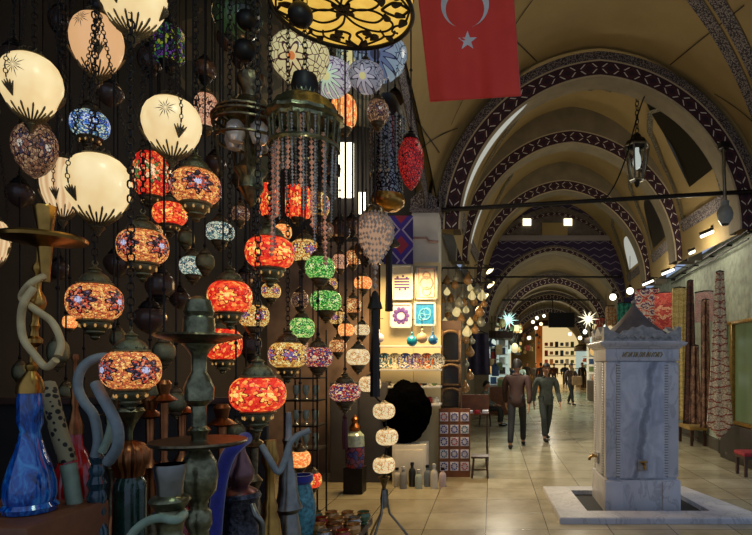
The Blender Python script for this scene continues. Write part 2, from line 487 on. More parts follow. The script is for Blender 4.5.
# white pillar at the corner of the side street, with a scroll-painted head
m = MB(); m.box((-1.0, 8.62, 2.0), (0.40, 0.44, 4.0)); m.box((-1.0, 8.60, 0.1), (0.46, 0.5, 0.2))
structure(m.build('wall_corner', WHITEWALL, smooth=False))
m = MB(); m.grid(lambda u, v: (lerp(-1.22, -0.82, u), 8.39 - .0 * v, lerp(3.96, 4.3 - 0.18 * abs(2 * u - 1), v)), 8, 3, (0.6, 1))
m.grid(lambda u, v: (-0.79, lerp(8.39, 8.85, u), lerp(3.96, 4.25, v)), 4, 3, (0.6, 1))
m.box((-1.0, 8.62, 3.95), (0.46, 0.5, 0.06))
structure(m.build('trim_%d' % tn, FLORALL, smooth=False)); tn += 1
m = MB(); m.box((4.62, 8.95, 2.0), (0.5, 0.5, 4.0)); structure(m.build('wall_pier', PLASTER_R, smooth=False))

t = thing('wall_pipe', 'thin pinkish pipe running across the white corner pillar', 'pipe', (-1.0, 8.385, P(0, 238, 8.4).z))
MB().tube([(-.19, 0, 0), (.02, 0, .0), (.06, -.02, -.05), (.12, -.03, -.06), (.2, -.02, -.06)], .018, 8).build('pipe', plain('pinkish pipe', (170, 140, 134), .5), t)
# cross wall with two lit windows over a lower arch
TILE = zigzag_mat()
def navy_mat():
    t = T('navy diamond wall paint'); co = t.coord(); x, y, z = t.xyz(co)
    a = t.ma('FRACT', t.ma('MULTIPLY', x, 1 / 0.34)); d = t.ma('ABSOLUTE', t.ma('SUBTRACT', a, 0.5))
    r = t.ma('FRACT', t.ma('MULTIPLY_ADD', d, 0.8, t.ma('MULTIPLY', z, 4.6)))
    k = t.ma('LESS_THAN', t.ma('ABSOLUTE', t.ma('SUBTRACT', r, 0.5)), 0.07)
    c = t.mix(k, sl((44, 28, 66)), sl((120, 108, 128)))
    t.setp(base=c, rough=0.7); return t.m
NAVY = navy_mat()
CD = 17.7; cc, ca, cb, cs = 1.98, 2.08, 2.25, 2.95
m = MB()
n = 48; vs = []; fs = []
for i in range(n + 1):
    th = PI * i / n
    x0, z0 = ell(cc, ca, cb, cs, th); x1, z1 = ell(1.98, 2.9, 3.5, 3.72, th)
    z1 = max(z1, z0 + 0.02)
    for k in range(7): vs.append((lerp(x0, x1, k / 6), CD, lerp(z0, z1, k / 6)))
for i in range(n):
    for k in range(6): fs.append((i * 7 + k, i * 7 + k + 1, (i + 1) * 7 + k + 1, (i + 1) * 7 + k))
m.add(vs, fs)
structure(m.build('wall_back', NAVY, smooth=False))
m = MB()
for sx in (-1, 1): m.box((cc + sx * (ca + 0.4), CD + 0.15, 1.5), (0.8, 0.3, 3.0))
structure(m.build('wall_back_piers', GREYSTONE, smooth=False))
m = MB(); m.box((1.98, CD - 0.04, 5.62), (3.7, 0.08, 0.16)); structure(m.build('trim_%d' % tn, FLORALL, smooth=False)); tn += 1
up = [ell(1.98, 2.5, 2.9, 3.72, lerp(.76, PI - .76, i / 20)) for i in range(21)]
m = MB(); m.plate([(x, max(z, 5.7)) for x, z in up], CD - .03, CD - .01); structure(m.build('trim_%d' % tn, plain('olive lilac panel', (92, 84, 78), .8, 0, .3, 9), smooth=False)); tn += 1
m = MB(); m.box((1.98, CD - .05, 5.9), (.8, .04, .4)); structure(m.build('trim_%d' % tn, OCHRE, smooth=False)); tn += 1
m = MB(); arc_strip(m, 1.98, 3.72, CD - .05, 2.38, 2.62, 2.46, 2.72); structure(m.build('trim_%d' % tn, ZIG)); tn += 1
LITPANE = glow('lit window', (255, 240, 200), 2.2)
for k, xx in enumerate((527, 568)):
    p = P(xx, 222, CD - 0.08)
    m = MB(); m.bbox((p.x, CD - 0.07, p.z), (0.26, 0.03, 0.22), 0.01); structure(m.build('window_%d' % wn, LITPANE)); wn += 1
rib('trim_%d' % tn, CD - 0.06, cc, ca + 0.20, cb + 0.20, cs, 0.5, .5); tn += 1
# the narrower hall beyond it
ST2 = [(17.9, 2.05, 2.25, 2.35, 2.95), (22.5, 2.45, 2.3, 2.3, 2.95), (27.5, 2.85, 2.35, 2.25, 2.95), (34, 3.45, 2.4, 2.2, 2.95), (46, 4.5, 2.5, 2.1, 2.95)]
GREYOCHRE = plain('smoky plaster', (112, 96, 66), 0.8, 0, 0.2, 2)
for i, (A, Bq) in enumerate(zip(ST2, ST2[1:])):
    def fn(u, v, A=A, Bq=Bq):
        c, a, b, s = [lerp(A[k], Bq[k], v) for k in range(1, 5)]
        x, z = ell(c, a + .1, b + .1, s, PI * u); return (x, lerp(A[0], Bq[0], v), z)
    m = MB(); m.grid(fn, 40, 4); structure(m.build('ceiling_%d' % (i + 4), GREYOCHRE))
    rib('trim_%d' % tn, Bq[0] - 0.3, *Bq[1:], scale=1.1); tn += 1
WL = [(18.0, -.35), (22.5, -.1), (27.5, 0.0), (34, .2), (46.1, .6)]; WR = [(18.0, 4.55), (22.5, 5.1), (27.5, 5.7), (34, 6.6), (46.1, 8.2)]
wall_strip('wall_left_far', WL, 0, 3.0, GREYSTONE, -0.3)
wall_strip('wall_right_far', WR, 0, 3.0, GREYSTONE, 0.3)
for nm, W_, sg in (('ceiling_ledge_left', WL, -1), ('ceiling_ledge_right', WR, 1)):
    m = MB()
    for (d0, x0), (d1, x1), A, Bq in zip(W_, W_[1:], ST2, ST2[1:]):
        m.add([(x0, d0, 3.01), (x1, d1, 3.01), (Bq[1] + sg * (Bq[2] - .3), d1, 3.01), (A[1] + sg * (A[2] - .3), d0, 3.01)], [(0, 1, 2, 3)])
    structure(thicken(m.build(nm, GREYOCHRE, smooth=False), .05))
m = MB(); m.box((4.5, 46.2, 2.7), (8.6, 0.3, 5.6)); structure(m.build('wall_end', GREYOCHRE, smooth=False))

# the side street at the left: back wall, end wall, vaulted ceiling
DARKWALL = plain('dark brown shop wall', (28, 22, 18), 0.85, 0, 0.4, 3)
def side_ceil(X, D):
    zb = left_edge(max(2.0, min(8.8, D))) + 0.02
    k = max(0.0, 1 - ((X + 2.15) / 1.33) ** 2)
    return zb + (5.35 - zb) * math.sqrt(k)
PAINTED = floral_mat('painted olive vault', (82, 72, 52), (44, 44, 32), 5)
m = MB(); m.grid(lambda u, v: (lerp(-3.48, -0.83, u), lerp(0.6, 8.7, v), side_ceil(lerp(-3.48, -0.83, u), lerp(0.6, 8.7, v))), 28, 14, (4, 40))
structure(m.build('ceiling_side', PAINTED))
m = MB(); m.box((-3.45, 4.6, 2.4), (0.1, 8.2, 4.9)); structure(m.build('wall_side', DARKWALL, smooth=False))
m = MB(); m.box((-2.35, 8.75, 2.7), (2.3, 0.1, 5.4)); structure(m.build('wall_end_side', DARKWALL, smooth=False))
m = MB(); m.box((-1.08, 8.92, 4.9), (.56, .06, 1.9)); structure(m.build('wall_corner_upper', OCHRE, smooth=False))
BRIGHT = glow('bright window light', (255, 244, 214), 3.0)
p = P(346, 170, 8.66)
m = MB(); m.bbox((p.x, 8.67, p.z), (0.24, 0.04, 0.86), 0.02); structure(m.build('window_%d' % wn, BRIGHT)); wn += 1
p = P(362, 203, 8.66)
m = MB(); m.bbox((p.x, 8.67, p.z), (0.12, 0.04, 0.34), 0.02); structure(m.build('window_%d' % wn, BRIGHT)); wn += 1
# ================================================================== LANTERNS
def ceil_at(X, D):
    if X < -0.86: return side_ceil(max(X, -3.4), min(D, 8.6)) - 0.01
    lo, hi = 0.02, PI - 0.02
    c, a, b, s = station(D)
    q = max(-1, min(1, (X - c) / (a + .1)))
    return vault(math.acos(q), D).z - 0.01

_lc = [(-.5, 0), (-.4, .32), (-.2, .45), (.2, .45), (.4, .32), (.5, 0), (.4, -.32), (.2, -.45), (-.2, -.45), (-.4, -.32)]
def chain(mb, a, b, size=0.02):
    """oval links from a to b"""
    a = Vector(a); b = Vector(b); L = (b - a).length; n = max(1, int(L / (size * 0.82)))
    d = (b - a).normalized(); o = d.orthogonal().normalized(); o2 = d.cross(o)
    for i in range(n):
        c = a + d * (L * (i + .5) / n); s1 = o if i % 2 else o2; s2 = o2 if i % 2 else o
        vs = []; fs = []; k = len(_lc)
        w = size * 0.10
        for j, (u, v) in enumerate(_lc):
            p = c + d * (u * size) + s1 * (v * size * 0.75); ra = (d * u + s1 * v).normalized()
            vs += [p + ra * w, p + s2 * w, p - ra * w, p - s2 * w]
        for j in range(k):
            j2 = (j + 1) % k
            for q in range(4): fs.append((j * 4 + q, j * 4 + (q + 1) % 4, j2 * 4 + (q + 1) % 4, j2 * 4 + q))
        mb.add(vs, fs)

# ---- unit meshes shared by the mosaic lanterns
def superprof(n=12, e=2.5, cut=0.55):
    pr = []
    zc = (1 - cut ** e) ** (1 / e)
    for i in range(n + 1):
        z = lerp(-zc, zc, i / n); pr.append(((1 - abs(z) ** e) ** (1 / e), z))
    return pr
SHADE = {}
SHADE['globe'] = MB().lathe(superprof(), 28).mesh('lantern_shade')
SHADE['egg'] = MB().lathe([(0.0, -1.12), (.16, -1.06), (.46, -.88), (.76, -.55), (.95, -.15), (1, .15), (.95, .45), (.80, .72), (.52, .95)], 28).mesh('lantern_shade')
SHADE['drum'] = MB().lathe([(.62, -1), (.9, -.93), (1, -.8), (1, .8), (.9, .93), (.62, 1)], 8).mesh('lantern_shade')
SHADE['bowl'] = MB().lathe([(0, -1), (.5, -.9), (.85, -.5), (1, 0), (.97, .3), (.8, .55), (.5, .7)], 28).mesh('lantern_shade')
cp = MB().lathe([(.66, -.06), (.72, 0), (.70, .05), (.60, .09), (.57, .2), (.50, .34), (.36, .45), (.25, .5), (.21, .58), (.28, .63), (.22, .68), (.1, .74), (.06, .82), (0, .83)], 20)
for k in range(10):
    a = 2 * PI * k / 10; cp.ball((.585 * math.cos(a), .585 * math.sin(a), .15), .05, 6, 4)
cp.tube([(.1 * math.cos(t), 0, .92 + .1 * math.sin(t)) for t in [2 * PI * i / 12 for i in range(13)]], .03, 6, False)
CAP = cp.mesh('lantern_cap')
cu = MB().lathe([(.66, .06), (.72, 0), (.69, -.06), (.60, -.09), (.58, -.2), (.46, -.38), (.36, -.46), (.36, -.52), (.42, -.56), (.26, -.62), (.16, -.7), (.18, -.76), (.1, -.84), (0, -.9)], 20)
CUP = cu.mesh('lantern_cup')
DROP1 = MB().ball((0, 0, 0), (.05, .05, .085), 6, 5).mesh('lantern_drop')
TAS = MB().lathe([(0, .0), (.05, -.02), (.09, -.12), (.16, -.2), (.13, -.3), (.10, -.36), (.15, -.45), (.17, -.9), (.19, -2.2), (.15, -2.3), (0, -2.28)], 14, wob=.08, lobes=7).mesh('tassel')
DROPM = glow('lit glass drop', (214, 160, 90), 0.6)

cR = [(232, 62, 36), (214, 44, 28), (244, 92, 44), (196, 30, 26), (255, 150, 70)]
cRl = [(255, 196, 90), (250, 130, 60), (236, 70, 40)]
cA = [(222, 128, 66), (242, 160, 84), (204, 100, 56), (252, 192, 108), (180, 84, 56)]
cAd = [(150, 56, 40), (50, 40, 56), (224, 130, 90), (30, 18, 22), (200, 70, 46), (120, 96, 110)]
cG = [(70, 170, 60), (140, 210, 100), (40, 130, 56), (200, 226, 140)]
cGl = [(232, 240, 150), (150, 226, 110), (40, 140, 70)]
cBl = [(90, 140, 190), (180, 210, 210), (40, 70, 150), (214, 224, 200), (70, 110, 120)]
cW = [(176, 206, 190), (220, 230, 200), (110, 160, 160), (236, 236, 210), (90, 120, 130)]
cM = [(190, 60, 60), (70, 70, 130), (230, 190, 140), (120, 40, 80), (220, 140, 90)]
cY = [(236, 196, 104), (220, 160, 70), (250, 220, 150), (190, 120, 60)]
cYr = [(150, 110, 150), (230, 90, 44), (250, 214, 140), (90, 70, 120)]
cC = [(244, 222, 170), (236, 206, 150), (250, 232, 190), (222, 180, 120)]
cB = [(120, 88, 66), (160, 116, 84), (96, 64, 52), (190, 150, 110)]
PM = {
 'red': mosaic('red mosaic glass', cR, cRl, 7.0, 1.0, 5, .03, (255, 210, 120), .40, (120, 20, 14)),
 'redflower': mosaic('red flower mosaic glass', cR, [(250, 200, 150), (70, 110, 50), (250, 120, 60)], 8.0, .9, 6, .05, (255, 220, 170), .42, (90, 16, 14)),
 'amber': mosaic('amber flower mosaic glass', cA, cAd, 11.0, .85, 4, .05, (190, 190, 220), .50),
 'green': mosaic('green mosaic glass', cG, cGl, 9.0, .85, 6, .05, (240, 250, 190), .34, (16, 44, 16)),
 'stripe': mosaic('yellow green mosaic glass', cGl, cG, 10.0, .8, 4, .04, (240, 236, 150), .6, (40, 60, 20)),
 'blue': mosaic('blue white mosaic glass', cBl, [(50, 80, 190), (200, 220, 240), (90, 150, 220)], 10.0, .75, 5, .05, (210, 220, 240), .5),
 'pale': mosaic('pale blue mosaic glass', cW, [(240, 236, 210), (70, 100, 110), (200, 220, 210)], 8.0, .72, 5, .06, (250, 240, 200), .44),
 'multi': mosaic('red blue mosaic glass', cM, [(230, 180, 150), (60, 60, 120), (190, 50, 50)], 9.0, .8, 5, .06, (250, 226, 170), .46),
 'yellow': mosaic('yellow flower mosaic glass', cY, cYr, 8.0, .85, 5, .05, (120, 100, 150), .40),
 'cream': mosaic('cream swirl mosaic glass', cC, [(250, 230, 180), (230, 190, 130), (200, 150, 90)], 8.0, .85, 5, .03, (255, 236, 190), .40, (150, 100, 50)),
 'brown': mosaic('dim brown mosaic glass', cB, [(190, 150, 120), (70, 60, 80), (140, 90, 70)], 8.0, .38, 5, .06, (230, 220, 200), .46),
 'pinkfil': mosaic('pink filigree glass', [(232, 170, 130), (214, 140, 108), (240, 190, 150)], [(60, 36, 30), (220, 160, 130), (236, 180, 140)], 11.0, .75, 6, .05, (230, 180, 150), .42),
 'swirl': mosaic('amber brown glass', [(200, 120, 70), (150, 80, 50), (240, 180, 110)], [(250, 200, 130), (200, 120, 70)], 8.0, .75, 5, .04, (255, 230, 170), .5),
 'rednet': mosaic('dark red netted glass', [(190, 36, 34), (150, 26, 30), (214, 50, 44)], None, 9.0, .42, 5, .10, dark=(40, 10, 12)),
 'orange': mosaic('orange glass', [(255, 160, 80), (246, 120, 56), (255, 196, 120)], None, 6.0, 1.0, 5, .02),
 'dark': plain('unlit dark mosaic glass', (70, 54, 46), 0.25, 0, .6, 30),
}
def lantern(x, y, rx, ry, pal, label, R=0.11, shape='globe', metal=BRONZE, tassel=None, group=None, link=True, cup=True, top=None):
    D = F * R / rx
    p = P(x, y, D); s_ = stretch(x); q = ry / rx * s_; R = R / s_
    t = thing('hanging_mosaic_lantern', label, 'lantern', p, group, random.uniform(0, 6.28))
    qs = q if shape != 'egg' else q / 1.05
    inst('shade', SHADE[shape], PM[pal], t, (0, 0, 0), (R, R, R * qs))
    zt = R * qs * {'globe': .9, 'egg': .95, 'drum': 1.0, 'bowl': .7}[shape]
    cs_ = R * (0.92 if shape != 'bowl' else .8)
    inst('cap', CAP, metal, t, (0, 0, zt), cs_)
    if cup and shape != 'egg':
        cu = inst('cup', CUP, metal, t, (0, 0, -R * qs * .93), R * .92)
        if rx > 17:
            for k in range(9): inst('glass_drop', DROP1, DROPM, cu, (.575 * math.cos(2 * PI * k / 9), .575 * math.sin(2 * PI * k / 9), -.24))
    z0 = zt + cs_ * 0.98
    zc = (top if top else ceil_at(p.x, D)) - p.z
    m = MB()
    if D < 3.2 and link: chain(m, (0, 0, z0), (0, 0, zc), .030)
    else:
        m.tube([(0, 0, z0), (0, 0, zc)], .005, 6)
        for k in range(3): m.ball((0, 0, lerp(z0, min(zc, z0 + .6), k / 3)), .012, 6, 4)
    m.build('chain', BLACKIRON, t, rot=(0, 0, -t.rotation_euler.z))
    if tassel:
        inst('tassel', TAS, tassel, t, (0, 0, -R * qs - R * .75), R * 1.0)
    return t
DKRED = plain('dark red tassel silk', (72, 18, 24), 0.6, 0, .3, 40)
BLKSILK = plain('black tassel silk', (24, 20, 20), 0.6, 0, .3, 40)
LB = 'bronze mosaic lanterns in the lamp stall'
L = lantern
L(35, 150, 25, 27, 'brown', 'dim brown pear-shaped mosaic lantern hanging under the leftmost cream globe', .105, 'egg')
L(90, 125, 21, 14, 'blue', 'cobalt blue and white mosaic lantern above the large cream globe')
L(152, 175, 21, 24, 'redflower', 'tall red mosaic lantern with flower medallions beside large cream globe', .12)
L(196, 187, 26, 18, 'amber', 'amber mosaic lantern with dark flowers right below the middle cream globe', .115, metal=GBRONZE)
L(170, 214, 18, 12, 'red', 'small orange red lantern tucked between two amber mosaic lanterns', .09)
L(143, 247, 27, 18, 'amber', 'amber mosaic lantern directly below the large cream globe', .115, metal=GBRONZE)
L(220, 232, 15, 10, 'pale', 'pale blue lantern beside the heavy dark chain, right of the orange red one', .09)
L(193, 266, 14, 10, 'pale', 'pale blue lantern with white rosette, above the bronze hookah bowl', .08)
L(95, 302, 30, 20, 'amber', 'amber mosaic lantern above the coiled grey hoses', .113, metal=GBRONZE)
L(131, 370, 32, 21, 'amber', 'lowest amber mosaic lantern, beside the coiled grey hoses', .108, metal=GBRONZE)
L(206, 111, 13, 18, 'pinkfil', 'small pinkish filigree lantern peeking out behind middle cream globe', .09)
L(269, 200, 10, 16, 'red', 'narrow red faceted lantern at left behind the crystal bead strands', .08, 'drum')
L(298, 202, 13, 16, 'red', 'red faceted lantern seen through the middle of the crystal bead strands', .09, 'drum')
L(270, 253, 25, 17, 'red', 'large red mosaic lantern just below the crystal chandelier strands', .115, metal=GBRONZE)
L(230, 297, 23, 17, 'red', 'red mosaic lantern just right of the bronze hookah bowl', .115, metal=GBRONZE)
L(223, 344, 20, 17, 'red', 'red mosaic lantern behind the rim of the upper bronze tray', .115, metal=GBRONZE)
L(258, 394, 29, 19, 'red', 'lowest and biggest glowing red mosaic lantern above the hookahs', .11, metal=GBRONZE)
L(305, 251, 15, 12, 'yellow', 'amber lantern with flower, red underneath, right of the large red one', .10)
L(317, 205, 13, 13, 'yellow', 'amber flower lantern at the right edge of the crystal strands', .108)
L(320, 268, 15, 12, 'green', 'bright green mosaic lantern, upper one of the green pair', .09)
L(326, 301, 16, 11, 'green', 'green and white dotted lantern, lower one of the green pair', .118)
L(302, 328, 13, 11, 'stripe', 'yellow and green striped lantern left of the green pair', .085)
L(288, 355, 20, 14, 'yellow', 'wide amber lantern with flower and red base above the metal rack', .105)
L(318, 357, 15, 11, 'multi', 'red and blue speckled lantern right of the wide amber one', .09)
L(254, 316, 16, 12, 'yellow', 'amber flower lantern between the two red mosaic lanterns on the hookah side', .09)
L(345, 392, 16, 10, 'multi', 'purple mosaic lantern with cream rosette and dark red tassel', .10, tassel=DKRED)
L(344, 112, 13, 18, 'orange', 'tall orange red lantern beside the bright window', .108)
L(411, 163, 13, 26, 'rednet', 'long red netted lantern by the scroll-painted arch edge', .09, 'egg', BLACKIRON)
L(358, 357, 12, 9, 'cream', 'small cream swirl lantern beside the black tassel', .08)
L(353, 306, 9, 8, 'swirl', 'small amber brown lantern right of the green pair', .07)
L(338, 346, 9, 7, 'swirl', 'small amber brown lantern left of the cream swirl lantern', .07)
L(363, 283, 9, 7, 'orange', 'small glowing orange lantern left of the framed calligraphy', .075)
L(340, 262, 8, 8, 'pinkfil', 'tiny pink lantern above the amber brown ones', .065)
L(353, 258, 8, 8, 'swirl', 'tiny amber lantern left of the clear crystal lantern', .08)
L(300, 459, 11, 9, 'orange', 'orange lantern with twin lit bulbs low beside silver hookah', .075)
L(313, 480, 9, 8, 'red', 'little red flower lantern lowest in the stall', .065)
L(271, 291, 10, 8, 'yellow', 'small amber lantern under the large red mosaic lantern', .07)
L(325, 230, 9, 8, 'brown', 'dim small mosaic lantern under the strands of crystal beads', .07)
L(338, 318, 9, 7, 'yellow', 'small yellow lantern touching the lower green lantern', .075)
L(240, 214, 10, 8, 'brown', 'dim brown lantern right of the heavy dark chain', .07)
L(378, 112, 11, 12, 'brown', 'dim pink brown lantern under the blue painted lamp bowl', .075)
L(362, 330, 8, 6, 'cream', 'tiny cream lantern above the cream swirl lantern', .06)
L(300, 300, 9, 8, 'brown', 'dim amber lantern behind the yellow and green striped one', .075)
L(84, 425, 9, 11, 'orange', 'orange lantern glowing behind the arching grey hoses', .06)
L(70, 322, 8, 7, 'orange', 'tiny orange lantern glowing left of the amber one above the hoses', .05)
L(43, 428, 7, 8, 'red', 'tiny red lantern glowing right behind the blue glass hookah', .05)
L(158, 232, 8, 7, 'swirl', 'tiny amber brown lantern under the small orange red one', .05)
L(283, 232, 9, 8, 'orange', 'orange lantern between the bead strands over the large red lantern', .07)
L(331, 284, 7, 6, 'yellow', 'tiny yellow lantern squeezed between the two green lanterns', .055)
L(300, 344, 8, 7, 'pinkfil', 'tiny pink lantern under the yellow and green striped one', .055)
L(346, 330, 8, 7, 'orange', 'small orange lantern above the small amber brown lantern left of the cream swirl', .06)
PM['stained'] = mosaic('dim stained glass', [(110, 60, 150), (150, 160, 40), (50, 40, 90), (60, 120, 70), (30, 26, 40)], None, 5.0, .4, 5, .08)
PM['bronzeshade'] = GBRONZE
L(168, 45, 17, 17, 'stained', 'dim lantern of purple and green stained glass right of the topmost cream globe', .10, 'drum', BLACKIRON)
for (x, y, rx, q) in [(58, 352, 12, 1.1), (164, 352, 12, .9), (176, 402, 11, 1.0), (150, 392, 10, .9), (236, 432, 10, .9), (114, 418, 10, 1.0), (205, 262, 10, .9), (20, 372, 9, 1.0), (186, 238, 9, .9), (118, 338, 9, .9), (66, 392, 9, .9), (246, 452, 9, .9)]:
    Rr = .055; L(x, y, rx, rx * q, 'bronzeshade', 'small unlit bronze lantern hanging between the glowing lanterns and hookahs', Rr, 'globe', BRONZE, group='small unlit bronze lanterns over the counter', link=False)
# unlit lanterns filling the dark behind the lit ones
random.seed(5)
spots = [(14, 62), (60, 20), (52, 118), (110, 95), (150, 60), (170, 60), (205, 70), (228, 40), (240, 60), (215, 165), (212, 200), (240, 180), (245, 280), (160, 285), (180, 300), (20, 195), (118, 265), (60, 270), (250, 345), (340, 230), (352, 225), (366, 250), (395, 100), (330, 170), (150, 320), (100, 215)]
for i, (x, y) in enumerate(spots):
    Rr = random.choice((.09, .10, .11)); D = (random.uniform(4.5, 5.0) if x > 200 else random.uniform(3.2, 3.5)) + .55 * (i % 3) + (.6 if x > 365 else 0)
    rx = F * Rr / D
    L(x, y, rx, rx * random.uniform(.7, .95), 'dark', 'unlit dark bronze lantern hanging in the shadows behind the lit lanterns', Rr, random.choice(('globe', 'egg')), BLACKIRON, group='unlit lanterns in the shadows', link=False)

# ---- cream frosted globes in leaf-fingered bronze holders
EGG = [(.10, -1.08), (.27, -.97), (.50, -.80), (.72, -.56), (.89, -.28), (.98, .0), (1.0, .2), (.95, .45), (.84, .66), (.66, .83), (.42, .94)]
EGGM = MB().lathe(EGG, 36).mesh('globe_shade')
def egg_r(z):
    for (r0, z0), (r1, z1) in zip(EGG, EGG[1:]):
        if z <= z1: return lerp(r0, r1, (z - z0) / (z1 - z0))
    return EGG[-1][0]
h = MB()
for k in range(24):
    a = 2 * PI * k / 24; top = -.66 if k % 2 else -.80
    pts = [(.05 * math.cos(a), .05 * math.sin(a), -1.2)]
    for i in range(7):
        z = lerp(-1.04, top, i / 6); r = egg_r(z) * 1.04 + .01; pts.append((r * math.cos(a), r * math.sin(a), z))
    r = egg_r(top) * 1.12; pts.append((r * math.cos(a), r * math.sin(a), top + .05))
    h.tube(pts, [.036, .036, .034, .033, .032, .031, .031, .036, .016], 6)
h.lathe([(0, -1.36), (.05, -1.34), (.10, -1.24), (.22, -1.12), (.17, -1.04)], 14)
HOLDER = h.mesh('leaf_holder')
bk = MB()   # leaf bracket on the globe's flank, at +x
for k in range(5):
    s_ = (k - 2) / 2; pts = []
    for i in range(5):
        q = i / 4; z = lerp(-.52, -.12 - .06 * abs(s_), q); a = s_ * .20 * q
        r = egg_r(z) * 1.05 + .01 + .05 * q * q; pts.append((r * math.cos(a), r * math.sin(a), z))
    bk.tube(pts, [.02, .03, .035, .034, .016], 6)
BRACKET = bk.mesh('leaf_bracket')
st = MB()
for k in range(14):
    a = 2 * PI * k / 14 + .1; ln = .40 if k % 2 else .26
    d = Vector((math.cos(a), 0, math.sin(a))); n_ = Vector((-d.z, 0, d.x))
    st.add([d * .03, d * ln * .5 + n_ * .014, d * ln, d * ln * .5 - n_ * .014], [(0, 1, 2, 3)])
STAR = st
CREAMG = T('frosted cream glass')
co = CREAMG.coord(); nz = CREAMG.noise(co, 1.3, 2)
CREAMG.setp(base=sl((200, 180, 140)), ec=CREAMG.ramp(nz, [(.3, sl((226, 192, 132))), (.7, sl((242, 218, 164)))]), es=.92, rough=.25)
CREAMG = CREAMG.m
ORANGEG = glow('frosted warm glass', (228, 176, 124), .85, .25)
RIBG = T('ribbed cream glass'); _x, _y, _z = RIBG.xyz(RIBG.coord()); _k = RIBG.ma('SINE', RIBG.ma('MULTIPLY', RIBG.ma('ARCTAN2', _y, _x), 16))
RIBG.setp(base=sl((190, 160, 120)), ec=RIBG.ramp(RIBG.ma('MULTIPLY_ADD', _k, .5, .5), [(0, sl((206, 162, 112))), (1, sl((240, 212, 164)))]), es=.85, rough=.3); RIBG = RIBG.m
STARM = plain('grey star shadow paint', (70, 66, 60), .6, 0, .1)  # holder's shadow on the glass, drawn as thin dark star petals
def globe_lamp(x, y, r, label, R=.125, mat=CREAMG, star=None, qz=1.0, brk=(0.5, 2.6, 4.7)):
    D = F * R / r; p = P(x, y, D); s_ = stretch(x); R = R / s_; qz = qz * s_ * .97
    t = thing('hanging_globe_lamp', label, 'lamp', p, 'cream globe lamps on chains')
    inst('globe', EGGM, mat, t, (0, 0, 0), (R, R, R * qz))
    inst('leaf_holder', HOLDER, BRONZE, t, (0, 0, 0), (R, R, R * qz))
    m = MB().lathe([(.46, .90), (.50, .93), (.46, .97), (.30, 1.02), (.12, 1.06), (0, 1.07)], 20)
    for k in range(10):
        a = 2 * PI * k / 10; m.tube([(.3 * math.cos(a), .3 * math.sin(a), 1.0), (.36 * math.cos(a + .2), .36 * math.sin(a + .2), 1.10), (.26 * math.cos(a + .4), .26 * math.sin(a + .4), 1.14)], .018, 5)
    c = m.build('scroll_collar', BRONZE, t); c.scale = (R, R, R * qz)
    zc = ceil_at(p.x, D) - p.z
    apex = (0, 0, .62)
    for a in brk:
        inst('leaf_bracket', BRACKET, BRONZE, t, (0, 0, 0), (R, R, R * qz), (0, 0, a))
        m = MB(); r0 = egg_r(-.1) * R * 1.12
        s0 = Vector((r0 * math.cos(a), r0 * math.sin(a), -.1 * R * qz)); s1 = Vector((R * 1.12 * math.cos(a), R * 1.12 * math.sin(a), .3 * R)); s2 = Vector((R * .95 * math.cos(a), R * .95 * math.sin(a), .85 * R * qz))
        chain(m, s0, s1, .016); chain(m, s1, s2, .016); chain(m, s2, apex, .016)
        m.build('chain', BLACKIRON, t)
    m = MB(); chain(m, apex, (0, 0, zc), .03); m.ball(apex, .018, 8, 6)
    m.build('chain', BLACKIRON, t)
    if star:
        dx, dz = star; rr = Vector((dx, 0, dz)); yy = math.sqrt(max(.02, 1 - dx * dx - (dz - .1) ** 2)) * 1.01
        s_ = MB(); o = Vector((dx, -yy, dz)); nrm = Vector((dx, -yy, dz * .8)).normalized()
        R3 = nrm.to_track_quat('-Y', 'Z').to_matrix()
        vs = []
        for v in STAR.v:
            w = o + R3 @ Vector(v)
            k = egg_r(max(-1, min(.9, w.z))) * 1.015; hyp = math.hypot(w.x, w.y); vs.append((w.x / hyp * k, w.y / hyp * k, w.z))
        s_.add(vs, STAR.f); ob = s_.build('painted_star_shadow', STARM, t); ob.scale = (R, R, R * qz); thicken(ob, .004)
    return t
globe_lamp(31, 88, 34.5, 'big cream glass globe lamp, leftmost, with painted star shadow, hung on chains', star=(.15, .3))
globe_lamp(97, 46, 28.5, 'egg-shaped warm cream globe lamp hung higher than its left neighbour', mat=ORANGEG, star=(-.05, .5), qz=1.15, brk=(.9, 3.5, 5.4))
globe_lamp(133, 0, 36, 'topmost cream globe lamp, cut by the picture edge, with bronze leaf fingers', brk=(.2, 3.1, 4.7))
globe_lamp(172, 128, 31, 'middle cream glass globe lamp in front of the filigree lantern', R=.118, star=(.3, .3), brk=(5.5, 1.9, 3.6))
globe_lamp(98, 189, 36, 'lowest and largest cream glass globe lamp, directly over amber mosaic lanterns', R=.122, star=None, brk=(4.5, .6, 2.5))
globe_lamp(63, 188, 24, 'ribbed cream globe lamp half hidden behind the lowest cream globe', R=.11, mat=RIBG, qz=1.3, brk=(3.6, 5.0, 1.2))
globe_lamp(-4, 243, 16, 'ribbed cream lamp cut off at the left picture edge above the brass tray', R=.075, mat=RIBG, qz=1.5, brk=(.2, 2.4, 4.3))

